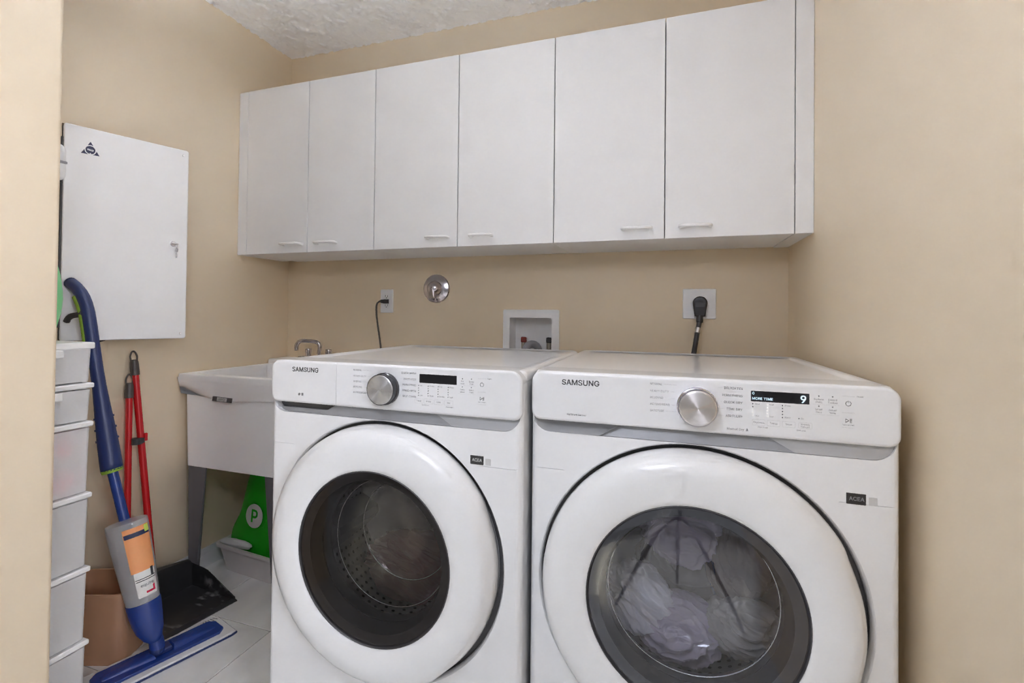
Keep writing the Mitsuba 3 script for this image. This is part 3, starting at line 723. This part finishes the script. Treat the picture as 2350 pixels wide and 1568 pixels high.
# ------------------------------------------------------------------ utility sink
SK = thing('utility_sink', 'white plastic utility sink on dark grey legs in the left corner', 'sink')
SX0, SX1, SYF, SYB, SZ = .003, .585, -.636, -.004, .853
rimo = slab(rrect(SX0, SX1, SYF, SYB, .012, 5), .828, SZ, 0, .004)
apron = hull([(x, y, z) for x, y, z in [(SX0, SYF, .84), (SX1, SYF, .84), (SX0, SYB, .84), (SX1, SYB, .84), (SX0 + .008, SYF + .012, .772), (SX1 - .018, SYF + .012, .772), (SX0 + .018, SYB - .004, .772), (SX1 - .018, SYB - .004, .772), (.29, SYF + .010, .757)]])
basin = hull([(x, y, z) for z, i in ((.80, .014), (.478, .030)) for x, y in rrect(SX0 + i, SX1 - i, SYF + (.022 if z > .6 else .008 + .012), SYB - .01, .02, 4)])
solid = man(rimo) + man(apron) + man(basin)
hol = hull([(x, y, z) for z, i in ((.90, .036), (.51, .062)) for x, y in rrect(SX0 + i, SX1 - i, SYF + i, -.165 - (.01 if z < .6 else 0), .03, 5)])
part(SK, 'basin', mesh_of(solid - man(hol)), 'm_sink', 25)
part(SK, 'faucet_deck', slab(rrect(SX0, SX1, -.150, SYB, .02, 6), .84, .876, 0, .010), 'm_sink', 30)
part(SK, 'drain', place(lathe([(0, 0), (.036, 0), (.036, .003), (.026, .004), (0, .001)], 32), basis((.29, -.36, .511), (1, 0, 0), (0, 1, 0), (0, 0, 1))), 'm_chrome')
lab = part(SK, 'maker_label', place(slab(rrect(.188, .288, -.009, .009, .001, 2), .0, .0012), basis((0, SYF + .0075, .768), (1, 0, -.03), (0, .17, .985), (0, -.985, .17))), 'm_ink', False, label='small dark label with a pale middle')
part(lab, 'pale_field', place(slab(rrect(.212, .262, -.007, .007, .001, 2), .0008, .0016), basis((0, SYF + .0075, .768), (1, 0, -.03), (0, .17, .985), (0, -.985, .17))), 'm_label_grey', False)
part(lab, 'fine_lines', place(join(*[prism(sbox(.216, -.005 + .0028 * k, .258 - .008 * (k % 2), -.0038 + .0028 * k), .0016, .0018) for k in range(4)]), basis((0, SYF + .0075, .768), (1, 0, -.03), (0, .17, .985), (0, -.985, .17))), 'm_ink', False)
def sink_leg(xo, sx, yo, sy):
    """tapering angle-section leg: a wide face and a flange"""
    w0, w1, th = .100, .048, .006
    a = hull([(xo + sx * q, yo + sy * e, z) for z, w in ((.52, w0), (0.0, w1)) for q in (.012 * (z < .1), w) for e in (0, th)])
    b = hull([(xo + sx * (.0 + .012 * (z < .1)), yo + sy * e, z) for z, w in ((.52, w0), (0.0, w1)) for e in (0, w * .9)] + [(xo + sx * (th + .012 * (z < .1)), yo + sy * e, z) for z, w in ((.52, w0), (0.0, w1)) for e in (0, w * .9)])
    part(SK, 'leg', join(a, b), 'm_leg_grey', False, label='dark grey angle leg')
for xo, sx in ((.044, 1), (.535, -1)):
    for yo, sy in ((-.612, 1), (-.03, -1)):
        sink_leg(xo, sx, yo, sy)
FC = thing('faucet', 'chrome faucet with a bent spout at the back of the utility sink', 'faucet')
part(FC, 'base', bx(.155, .345, -.108, -.062, .8755, .889, .004), 'm_chrome', False)
part(FC, 'spout', tube(spline([(.272, -.085, .885), (.272, -.085, .935), (.266, -.087, .957), (.250, -.090, .964), (.212, -.100, .968), (.180, -.108, .967), (.163, -.112, .958), (.156, -.114, .940), (.155, -.114, .920)], 50), .0095, 16), 'm_chrome', True)
for x in (.205, .325):
    part(FC, 'handle', place(lathe([(0, 0), (.014, 0), (.013, .012), (.016, .030), (.014, .040), (0, .042)], 24), basis((x, -.085, .888), (1, 0, 0), (0, 1, 0), (0, 0, 1))), 'm_chrome', 30)

# ------------------------------------------------------------------ wiring enclosure with its door ajar
EN = thing('wiring_enclosure', 'white wall enclosure with a tall door standing ajar and a key in its lock', 'enclosure')
enb = cut(bx(-.095, -.001, ENC[0] + .002, ENC[1] - .002, ENC[2] + .002, ENC[3] - .002), bx(-.09, .05, ENC[0] + .004, ENC[1] - .004, ENC[2] + .004, ENC[3] - .004))
part('wall_left', 'recessed_box', enb, 'm_enclosure_inside', False)
AJ = .3549
u_ = np.array([math.sin(AJ), math.cos(AJ), 0]); n_ = np.array([math.cos(AJ), -math.sin(AJ), 0])
DM = basis((.010, -1.0653, 1.0044), u_, (0, 0, 1), n_)      # (along the door from its hinge, up, outwards)
PW, PH = .3749, .7234
ed = part(EN, 'door', place(slab(rrect(0, PW, 0, PH, .008, 4), -.010, .002, .001, .004), DM), 'm_enclosure', 30, label='white enclosure door standing ajar')
part(EN, 'hinge', rod((.004, -1.0655, 1.05), (.004, -1.0655, 1.68), .004), 'm_dark_plastic', 40)
for z in (.019, .702):
    part(ed, 'screw', place(lathe([(0, .0015), (.0042, .0015), (.0036, .0032), (0, .0036)], 16), DM @ basis((.3555, z, 0), (1, 0, 0), (0, 1, 0), (0, 0, 1))), 'm_nickel')
LK = DM @ basis((.3257, .358, 0), (1, 0, 0), (0, 1, 0), (0, 0, 1))
lk = part(ed, 'lock', place(lathe([(0, 0), (.010, 0), (.010, .005), (.0085, .007), (0, .0075)], 24), LK), 'm_nickel', 30)
K1 = thing('key', 'small metal key in the lock of the white wall enclosure door, another hanging below', 'key')
part(K1, 'bow', place(slab(rrect(-.011, .011, -.0010, .0010, .0009, 2), .0078, .030), LK), 'm_nickel', False)
ringk = trimesh.creation.torus(.009, .0007, major_sections=32, minor_sections=8)
part(K1, 'ring', place(ringk, LK @ basis((.004, -.008, .026), (0, 1, 0), (0, 0, 1), (1, 0, 0))), 'm_nickel', True)
kb = unary_union([Point(0, -.010).buffer(.008, 8), sbox(-.0028, -.040, .0028, -.012)])
part(K1, 'hanging_key', place(prism(kb, -.0008, .0008), LK @ basis((.006, -.014, .020), (.3, 0, .95), (0, 1, 0), (.95, 0, -.3))), 'm_nickel', False)
# emblem: three dark corners round a dark disc crossed by a pale band
E_ = Polygon([(0, .0285), (-.025, -.0150), (.025, -.0150)])
disc = Point(0, .0005).buffer(.0135, 16)
emb = unary_union([E_.difference(Point(0, .0005).buffer(.0165, 16)), disc])
emb = emb.difference(affinity.rotate(sbox(-.0085, -.0025, .0085, .0035), -8)).difference(sbox(-.0018, -.03, .0018, -.0095))
part(ed, 'emblem', place(prism(emb, .002, .0026), DM @ basis((.0705, .648, 0), (1, 0, 0), (0, 1, 0), (0, 0, 1))), 'm_navy', False, label='dark blue triangular emblem')
mk = text('OnQ', .0045, center=True, bold=True)
part(ed, 'emblem_lettering', place(mk, DM @ basis((.0705, .6475, .0021), (1, 0, 0), (0, 1, 0), (0, 0, 1))), 'm_navy', False)
solo('enclosure_cable', tube(spline([(.0075, -.90, 1.03), (.010, -.945, .998), (.020, -.985, .985), (.024, -1.0, .965), (.018, -1.03, .945), (.010, -1.07, .930)], 40), .003, 10), 'm_brown_grip', 'thin dark cable hanging from under the wall enclosure', 'cable', smooth=True)

# white holder and light green bottle peeking out past the partition
H = thing('wall_holder', 'white plastic wall holder peeking out past the foreground wall corner, beside the enclosure door', 'holder')
part(H, 'backplate', bx(.0005, .012, -1.30, -1.082, 1.52, 1.640, .004), 'm_plastic_white', False)
part(H, 'body', place(slab(rrect(-1.30, -1.0795, 1.523, 1.642, .022, 6), .011, .058, 0, .012), basis((0, 0, 0), (0, 1, 0), (0, 0, 1), (1, 0, 0))), 'm_plastic_white', 30)
part(H, 'clip', place(slab(rrect(-1.28, -1.082, 1.578, 1.586, .003, 3), .058, .061), basis((0, 0, 0), (0, 1, 0), (0, 0, 1), (1, 0, 0))), 'm_item_grey', False)

# ------------------------------------------------------------------ drawer tower behind the partition
TX0, TX1, TY0, TY1 = .022, .400, -1.485, -1.2055
rims = [0.0, .208, .407, .609, .804, .909, 1.020]
DT_ = thing('drawer_tower', 'tall white plastic tower of six milky drawers behind the foreground wall corner', 'drawer tower')
post = []
for y in (TY0 + .004, TY1 - .016):
    for x in (TX0, TX1 - .030):
        post.append(bx(x, x + .012, y, y + .012, 0, 1.01, .002))
part(DT_, 'frame', join(*post), 'm_plastic_white', False)
for k in range(1, 7):
    z = rims[k]
    part(DT_, 'shelf', bx(TX0 - .004, TX1 + .002, TY0 - .003, TY1 + .003, z - (.018 if k == 6 else .014), z, .003), 'm_plastic_white', False)
part(DT_, 'shelf', bx(TX0 - .004, TX1 + .002, TY0 - .003, TY1 + .003, 0.0, .012, .003), 'm_plastic_white', False)
for k in range(6):
    z0, z1 = rims[k] + .004 + (.012 if k == 0 else 0), rims[k + 1] - .018
    o_ = hull([(x, y, z) for z, i in ((z0, .008), (z1, .0)) for x, y in rrect(TX0 + .004, TX1 - .003 - i * .5, TY0 + .020 + i, TY1 - .001 - i * .3, .012, 4)])
    d = part(DT_, 'drawer', o_, 'm_milky', 30, label='milky see-through drawer')
    part(d, 'handle', bx(TX1 - .006, TX1 + .016, -1.415, -1.2865 if k > 3 else -1.318, z1 - .020, z1 + .001, .003), 'm_plastic_white', False)
def blob(c, size, seed):
    m = trimesh.creation.icosphere(subdivisions=3, radius=1.0)
    n = m.vertices.copy()
    v = n * (0.75 + 0.5 * meshkit.fbm(n * 1.6 + seed, 3, seed))[:, None] * np.array(size) + np.array(c)
    return trimesh.Trimesh(v, m.faces, process=False)
solo('pink_bundle', blob((.366, -1.272, .740), (.026, .036, .030), 2), 'm_pink', 'pink bundle showing through the tall drawer, the upper of two', 'bundle', smooth=True)
solo('pink_bundle', blob((.366, -1.270, .652), (.026, .040, .034), 4), 'm_pink', 'pink bundle showing through the tall drawer, the lower of two', 'bundle', smooth=True)
solo('small_item', blob((.376, -1.268, .935), (.016, .026, .013), 6), 'm_item_grey', 'small grey item showing through the topmost drawer', 'item', smooth=True)
solo('small_item', blob((.374, -1.275, .836), (.018, .030, .020), 9), 'm_item_grey', 'grey item showing through the second drawer from the top', 'item', smooth=True)
GB = thing('green_bottle', 'light green rounded bottle standing on top of the drawer tower', 'bottle')
part(GB, 'body', place(lathe([(0, 0), (.026, 0), (.032, .006), (.048, .04), (.057, .08), (.060, .115), (.059, .14), (.054, .18), (.045, .22), (.036, .25), (.022, .272), (0, .275)], 40), basis((.33, -1.312, 1.0205), (1, 0, 0), (0, 1, 0), (0, 0, 1))), 'm_green_light', 40)

# ------------------------------------------------------------------ spray mop
MP = thing('spray_mop', 'blue spray mop with a clear cartridge, leaning in front of the white enclosure', 'mop')
J = np.array([.375, -.985, .045])                       # joint above the mop head
Tp = np.array([.150, -1.050, .990])
dirm = (Tp - J) / np.linalg.norm(Tp - J)
pt = lambda z: J + dirm * ((z - J[2]) / dirm[2])
gz = [.60, .62, .68, .72, .74, .76, .80, .86, .92, .99]
gr = [.0300, .0300, .0285, .0265, .0255, .0245, .0220, .0190, .0180, .0185]
_kz, _ko = [.045, .25, .42, .60, .78, .99], [0, .004, .018, .024, .013, 0]
ptp = lambda z: pt(z) + np.interp(z, _kz, _ko) * np.array([-.943, -.333, 0])     # the pole sags a little to the left of the straight line
body = [ptp(z) for z in gz]
hook = [(.137, -1.052, 1.06), (.120, -1.052, 1.115), (.090, -1.051, 1.160), (.052, -1.050, 1.188), (.020, -1.049, 1.203), (-.0, -1.10, 1.205)]
hk = spline(body[-2:] + hook[:-1], 28)[6:]
hk = [p for p in hk if p[0] > .028]
part(MP, 'grip', tube(np.vstack([body[:-1], hk]), np.r_[gr[:-1], np.full(len(hk), .0185)], 20), 'm_blue_dark', True, label='dark blue sleeve and curved grip')
for z in (.695, .730, .765):
    c = ptp(z); rr = np.interp(z, gz, gr)
    part(MP, 'grip_rib', tube([c - dirm * .003, c + dirm * .003], rr + .0030, 24), 'm_blue_dark', 40)
part(MP, 'sleeve_end', tube([ptp(.592), ptp(.602)], [.0285, .0302], 24), 'm_lime', 40, label='thin lime green edge of the sleeve')
under = [np.array(p) + np.array([-.011, -.010, -.010]) for p in [ptp(.93), ptp(.975)] + [np.array(h) for h in hook[:3]]]
part(MP, 'grip_underside', tube(spline(under, 24), .0105, 12), 'm_lime', True, label='lime green underside of the grip')
part(MP, 'trigger', tube(spline([(.118, -1.060, 1.098), (.090, -1.064, 1.092), (.068, -1.066, 1.088), (.045, -1.066, 1.070)], 16), [.012] * 4 + [.009] * 12, 12), 'm_black_matte', True, label='black trigger')
part(MP, 'pole', tube([ptp(.30), ptp(.38), ptp(.45), ptp(.60)], .0145, 20), 'm_blue', 40)
# cartridge: oval bottle in front of the pole
perp = np.cross(dirm, [.62, -.78, 0]); perp /= np.linalg.norm(perp)
face = np.cross(perp, dirm)
if face @ np.array([.6, -.8, 0]) < 0: face, perp = -face, -perp
def ovals(zs, a, b, off, n=32):
    rings = []
    for z, aa, bb, o in zip(zs, a, b, off):
        c = pt(z) + face * o
        rings.append([c + perp * aa * math.cos(t) + face * bb * math.sin(t) for t in np.arange(n) * 2 * math.pi / n])
    v = np.array(rings).reshape(-1, 3)
    f = []
    for i in range(len(zs) - 1):
        for j in range(n):
            a_, b_ = i * n + j, i * n + (j + 1) % n
            f += [[a_, b_, b_ + n], [a_, b_ + n, a_ + n]]
    m = trimesh.Trimesh(v, f, process=False)
    v2 = np.vstack([v, [np.mean(rings[0], 0), np.mean(rings[-1], 0)]])
    for j in range(n):
        f.append([len(v2) - 2, (j + 1) % n, j]); f.append([len(v2) - 1, (len(zs) - 1) * n + j, (len(zs) - 1) * n + (j + 1) % n])
    return trimesh.Trimesh(v2, np.array(f), process=False)
CO = .032
CA, CB = [.043, .045, .049, .053, .057, .0572, .056, .052], [.036, .037, .038, .040, .042, .042, .040, .036]
cz_ = [.170, .200, .25, .32, .405, .437, .4445, .446]
part(MP, 'cartridge', ovals(cz_, CA, CB, [CO] * 8), 'm_cartridge', 35, label='clear plastic cartridge')
part(MP, 'cartridge_liquid', ovals([.172, .20, .235, .237], [.040, .042, .046, .045], [.033, .034, .035, .034], [CO] * 4), 'm_cartridge', 35)
part(MP, 'cartridge_cup', ovals([.070, .085, .11, .14, .172, .200, .203], [.016, .026, .036, .042, .0455, .0475, .046], [.016, .025, .033, .037, .039, .040, .0385], [.012, .018, .026, .031, CO, CO, CO]), 'm_blue', 35, label='blue cup holding the cartridge')
def wrap(z0, z1, t0, t1, grow, nz=10, nt=18, top=0.0):
    """a label patch lying on the cartridge between two heights and two angles"""
    v, f = [], []
    for i in range(nz):
        for j in range(nt):
            t = math.radians(t0 + (t1 - t0) * j / (nt - 1))
            z = z0 + (z1 - z0) * i / (nz - 1)
            a = np.interp(z, cz_, CA) + grow
            b = np.interp(z, cz_, CB) + grow
            v.append(pt(z) + face * CO + perp * a * math.cos(t) + face * b * math.sin(t))
    for i in range(nz - 1):
        for j in range(nt - 1):
            a = i * nt + j
            f += [[a, a + 1, a + nt + 1], [a, a + nt + 1, a + nt]]
    m = trimesh.Trimesh(v, f, process=False)
    back = m.copy(); back.vertices = back.vertices - face * .0004
    return m
RA, RB = (12, 92) if perp[0] > 0 else (88, 168)
cl = part(MP, 'cartridge_label', wrap(.296, .428, RA, RB, .0009), 'm_orange', True, label='orange label of the cartridge')
part(MP, 'white_label', wrap(.222, .296, RA + 4, RB - 6, .0009), 'm_label_white', True, label='white lower half of the label')
mid = (RA + RB) / 2
part(cl, 'navy_band', wrap(.400, .413, RA + 2, RB - 2, .0015, 4), 'm_navy', True)
part(cl, 'yellow_corner', wrap(.405, .426, RA + 2 if perp[0] > 0 else RB - 20, RA + 20 if perp[0] > 0 else RB - 2, .0018, 4, 6), 'm_yellow_green', True)
WL = f'{MP}__white_label'
part(WL, 'black_line', wrap(.268, .270, RA + 6, RB - 8, .0014, 2), 'm_ink', True)
part(WL, 'black_line', wrap(.274, .276, RA + 6, RB - 8, .0014, 2), 'm_ink', True)
part(WL, 'dark_figure', wrap(.276, .300, RA + 12, RA + 22, .0016, 4, 5), 'm_ink', True)
part(WL, 'red_mark', wrap(.230, .236, RA + 14, RA + 46, .0014, 3, 8), 'm_label_red', True)
part(WL, 'red_mark', wrap(.236, .248, RA + 14, RA + 22, .0014, 3, 4), 'm_label_red', True)
sgn = 1 if perp[0] > 0 else -1
_a, _b, _t = np.interp(.252, cz_, CA) + .0016, np.interp(.252, cz_, CB) + .0016, math.radians(mid)
_o = pt(.252) + face * (CO + _b * math.sin(_t)) + perp * _a * math.cos(_t)
_x = sgn * (perp * _a * math.sin(_t) - face * _b * math.cos(_t)); _x /= np.linalg.norm(_x)
_z = np.cross(_x, dirm)
part(WL, 'lettering', place(text('equite', .009, .034, .0004, center=True), basis(_o, _x, dirm, _z)), 'm_ink_soft', False)
# neck, joint and head
part(MP, 'neck', tube([pt(.030) , pt(.050), pt(.085), pt(.11)], [.018, .021, .020, .014], 20), 'm_blue', 40)
part(MP, 'joint', hull(np.vstack([trimesh.creation.icosphere(2, .021).vertices + J * [1, 1, 0] + [0, 0, .038], trimesh.creation.icosphere(2, .017).vertices + pt(.060)])), 'm_blue_dark', 40)
hd = np.array([.436, -.760, 0]); hm = np.array([.372, -.968, 0])
hu = (hd - hm) / np.linalg.norm(hd - hm); hv = np.array([hu[1], -hu[0], 0])     # along the head, across it towards the camera
HM = basis(hm, hu, -hv, (0, 0, 1))
def plate(L, Wd, z0, z1, b0, b1, taper=.75):
    pl = [(-L, -Wd * taper), (-L + .02, -Wd), (L - .02, -Wd), (L, -Wd * taper), (L, Wd * taper), (L - .02, Wd), (-L + .02, Wd), (-L, Wd * taper)]
    return slab(pl, z0, z1, b0, b1)
part(MP, 'pad', place(plate(.205, .070, .001, .012, .002, .005, .92), HM), 'm_pad', 30, label='white cleaning pad')
part(MP, 'pad_edge', place(plate(.209, .0725, 0.0, .006, 0, .002, .92), HM), 'm_blue_dark', 30, label='dark edge of the pad')
part(MP, 'head_plate', place(plate(.180, .046, .012, .020, 0, .003, .6), HM), 'm_blue', 30, label='blue mop head plate')
for s_ in (-1, 1):
    rib = hull([(s_ * q, y, z) for q, y, z in [(.025, -.028, .019), (.025, .028, .019), (.165, -.014, .019), (.165, .014, .019), (.03, -.016, .034), (.03, .016, .034), (.14, -.007, .025), (.14, .007, .025)]])
    part(MP, 'head_rib', place(rib, HM), 'm_blue', 30)
part(MP, 'socket', place(bx(-.026, .026, -.020, .020, .018, .034, .004), HM), 'm_blue_dark', False)
# printed marks on the pad's far end
for k in range(5):
    part(MP, 'pad_mark', place(prism(affinity.rotate(sbox(-.001, -.010, .001, .010), 12 * (k - 2)), .0118, .0124), HM @ basis((.150 + .010 * k, .054, 0), (1, 0, 0), (0, 1, 0), (0, 0, 1))), 'm_ink', False)

# ------------------------------------------------------------------ dustpan and broom with red poles
DP = thing('dustpan', 'large black upright dustpan with a red pole, on the floor under the enclosure', 'dustpan')
lipL, lipR = np.array([.292, -.925, 0]), np.array([.333, -.640, 0])
du = (lipR - lipL); LW = np.linalg.norm(du); du /= LW
dv = np.array([-du[1], du[0], 0]); 
if dv[0] > 0: dv = -dv                                  # from the lip to the back
QM = basis((lipL + lipR) / 2, du, dv, (0, 0, 1)) if np.cross(du, dv)[2] > 0 else basis((lipL + lipR) / 2, -du, dv, (0, 0, 1))
def pan_solid(g):
    a, d = LW / 2 - g, .245 - g
    pts = [(-a, 0 - (g > 0) * .05, 0 + g), (a, 0 - (g > 0) * .05, 0 + g), (-a * .90, d, g), (a * .90, d, g),
           (-a, .0 - (g > 0) * .05, .012 + (g > 0) * .2), (a, .0 - (g > 0) * .05, .012 + (g > 0) * .2), (-a * .93, d * .62, .082 + (g > 0) * .2), (a * .93, d * .62, .082 + (g > 0) * .2),
           (-a * .80, d + .012, .108 + (g > 0) * .2), (a * .80, d + .012, .108 + (g > 0) * .2), (0, d + .022, .120 + (g > 0) * .2), (-a * .88, d, .09 + (g > 0) * .2), (a * .88, d, .09 + (g > 0) * .2)]
    return hull(pts)
part(DP, 'pan', place(cut(pan_solid(0), pan_solid(.004)), QM), 'm_black_scuffed', 25, label='black plastic pan with pale scuffs')
scene['m_black_scuffed'] = {'type': 'twosided', 'bsdf': {'type': 'principled', 'roughness': .32, 'specular': .5, 'base_color': mikit.proc(
    lambda p, n, uv: mikit.mix(mi.Color3f(.010, .010, .010), mi.Color3f(.13, .13, .13), mikit.smoothstep(.50, .85, mikit.fbm(p.x * 30, p.y * 60, p.z * 25, 5)) * mikit.smoothstep(.35, .6, mikit.noise(p.x * 9, p.y * 9, 2.0))))}}
part(DP, 'lip', place(hull([(x, y, z) for x in (-LW / 2, LW / 2) for y, z in ((-.012, .0), (-.012, .003), (.006, .008), (.006, 0))]), QM), 'm_black', False)
d0, d1_ = np.array([.098, -.792, .10]), np.array([.022, -.822, .872])
dd = (d1_ - d0) / np.linalg.norm(d1_ - d0)
part(DP, 'pole', tube([d0, d1_], .0118, 18), 'm_red', 40, label='red metal pole')
def hang_grip(t, top, dd, L):
    """dark grip with a pointed loop at its end"""
    a = top - dd * .004
    part(t, 'grip', tube([a, a + dd * .012, a + dd * L * .62, a + dd * L * .74], [.0145, .0150, .0140, .0105], 18), 'm_brown_grip', 40, label='dark brown grip')
    side = np.cross(dd, [.84, -.54, 0]); side /= np.linalg.norm(side)
    b = a + dd * L * .70
    loop = spline([b - side * .009, b - side * .0105 + dd * .012, b - side * .0075 + dd * .026, b + dd * .035, b + side * .0075 + dd * .026, b + side * .0105 + dd * .012, b + side * .009], 30)
    part(t, 'hanging_loop', tube(loop, .0028, 10), 'm_brown_grip', True)
hang_grip(DP, d1_, dd, .078)
bc = d0 + dd * .53
part(DP, 'broom_clip', hull(np.vstack([trimesh.creation.cylinder(.016, .022, sections=16).vertices + bc + [.004, -.02, 0], trimesh.creation.cylinder(.010, .016, sections=12).vertices + bc + [.004, 0.0, 0]])), 'm_black_matte', 30, label='black clip that holds the broom')
part(DP, 'pole_tab', place(bx(-.004, .004, -.002, .010, -.014, .014, .001), basis(bc + np.array([.010, .006, .01]), (1, 0, 0), (0, 1, 0), (0, 0, 1))), 'm_red', False)
BR = thing('broom', 'red-poled broom clipped beside the dustpan pole, its head hidden behind the mop', 'broom')
b0, b1_ = np.array([.062, -.868, .15]), np.array([.021, -.842, .790])
bd = (b1_ - b0) / np.linalg.norm(b1_ - b0)
part(BR, 'pole', tube([b0, b1_], .0110, 18), 'm_red', 40, label='red metal pole')
hang_grip(BR, b1_, bd, .074)
part(BR, 'head', hull([(.062 + a * .018, -.868 + b * .055, z) for a in (-1, 1) for b in (-1, 1) for z in (.105,)] + [(.062 + a * .014, -.868 + b * .030, .160) for a in (-1, 1) for b in (-1, 1)]), 'm_black', 20)
bm = []
for i in range(5):
    for j in range(16):
        x, y = .062 + (i - 2) * .0065, -.868 + (j - 7.5) * .0066
        bm.append(tube([(x, y, .107), (x + (i - 2) * .002, y * 1 + (j - 7.5) * .0012, .002)], [.0016, .0010], 5))
part(BR, 'bristles', join(*bm), 'm_black_matte', True, kind='stuff')

# ------------------------------------------------------------------ tan bin
BI = thing('waste_bin', 'small tan plastic waste bin on the floor between the drawer tower and the dustpan', 'bin')
BA = math.radians(20)
BM = basis((.172, -1.014, 0), (math.cos(BA), math.sin(BA), 0), (-math.sin(BA), math.cos(BA), 0), (0, 0, 1))
def bin_solid(g, z0, z1):
    return hull([(x, y, z) for z in (z0, z1) for x, y in rrect(-.100 - .016 * z / .225 + g, .100 + .016 * z / .225 - g, -.066 - .014 * z / .225 + g, .066 + .014 * z / .225 - g, .034, 6)])
part(BI, 'body', place(cut(bin_solid(0, 0, .225), bin_solid(.003, .004, .30)), BM), 'm_bin', 30)
rimo_ = Polygon(rrect(-.118, .118, -.082, .082, .036, 6))
part(BI, 'rim', place(prism(rimo_.difference(rimo_.buffer(-.006)), .218, .2265), BM), 'm_bin', 30)

# ------------------------------------------------------------------ green bag in a white tub under the sink
TB = thing('plastic_tub', 'white plastic tub on the floor under the utility sink', 'tub')
TM = basis((.255, -.385, 0), (.995, -.10, 0), (.10, .995, 0), (0, 0, 1))
def tub_solid(g, z0, z1):
    k = lambda z: .022 * z / .115
    return hull([(x, y, z) for z in (z0, z1) for x, y in rrect(-.150 - k(z) + g, .150 + k(z) - g, -.105 - k(z) + g, .105 + k(z) - g, .03, 5)])
part(TB, 'body', place(cut(tub_solid(0, 0, .115), tub_solid(.003, .004, .2)), TM), 'm_tub', 30)
ro = Polygon(rrect(-.181, .181, -.136, .136, .034, 6))
part(TB, 'rim', place(prism(ro.difference(ro.buffer(-.012)), .106, .117), TM), 'm_tub', 30)
GBG = thing('green_bag', 'bright green bag with a white round emblem, standing in the white tub', 'bag')
def bag():
    v, f = [], []
    zs, n = np.linspace(.03, .455, 22), 40
    for z in zs:
        k = (z - .03) / .425
        a = .150 + .034 * math.sin(math.pi * min(1, k * 2.2)) - .062 * max(0, k - .15) ** 1.2 / .85
        b = .072 * (1 - .75 * k ** 1.5) + .012
        for j in range(n):
            t = 2 * math.pi * j / n
            e = .55
            x = a * math.copysign(abs(math.cos(t)) ** e, math.cos(t)); y = b * math.copysign(abs(math.sin(t)) ** e, math.sin(t))
            wob = .008 * (meshkit.noise(np.array([[x * 22 + 3, y * 22, z * 9]]), 4)[0] - .5) * 2
            v.append((x * (1 + wob * 4) - .006 + .012 * k, y + wob, z))
    for i in range(len(zs) - 1):
        for j in range(n):
            a_, b_ = i * n + j, i * n + (j + 1) % n
            f += [[a_, b_, b_ + n], [a_, b_ + n, a_ + n]]
    v += [(0, 0, .03), (.02, 0, .455)]
    for j in range(n):
        f.append([len(v) - 2, (j + 1) % n, j]); f.append([len(v) - 1, (len(zs) - 1) * n + j, (len(zs) - 1) * n + (j + 1) % n])
    return trimesh.Trimesh(v, f, process=False)
part(GBG, 'body', place(bag(), TM), 'm_green_bag', True)
GM = TM @ basis((.000, -.078, .243), (1, 0, 0), (0, .10, .995), (0, -.995, .10))
em = part(GBG, 'emblem', place(slab(np.array(Point(0, 0).buffer(.049, 16).exterior.coords)[:-1], 0, .0015), GM), 'm_label_white', False, label='white round emblem')
ltr = text('P', .050, .037, .0008, bold=True)
part(em, 'lettering', place(ltr, GM @ basis((-.016, -.025, .0015), (1, 0, 0), (0, 1, 0), (0, 0, 1))), 'm_green_bag', False)
cl_ = blob((.165, -.478, .120), (.085, .014, .020), 12)
solo('white_cloth', cl_, 'm_pad', 'white crumpled cloth in the tub beside the green bag', 'cloth', smooth=True)

# ------------------------------------------------------------------ the tripod that carries the camera, seen only mirrored in the dryer door
TR = thing('camera_tripod', 'black tripod in front of the dryer, mirrored in its door window', 'tripod')
tc = np.array([CAM[0], CAM[1] - .01])
part(TR, 'column', join(rod((*tc, .45), (*tc, .99), .014), rod((*tc, .93), (*tc, 1.0), .024)), 'm_black_matte', 40)
part(TR, 'hub', rod((*tc, .78), (*tc, .86), .040), 'm_black_matte', 40)
for k in range(3):
    a = math.radians(150 + 120 * k)
    e = np.array([tc[0] + .46 * math.cos(a), tc[1] + .46 * math.sin(a), .012]); s0 = np.array([tc[0] + .035 * math.cos(a), tc[1] + .035 * math.sin(a), .81])
    m_ = (e + s0) / 2
    lg = part(TR, 'leg', tube([s0, m_, e], [.015, .013, .010], 14), 'm_black_matte', 40)
    part(lg, 'clamp', tube([m_ + (s0 - m_) * .06, m_ - (s0 - m_) * .06], .021, 14), 'm_black_matte', 40)
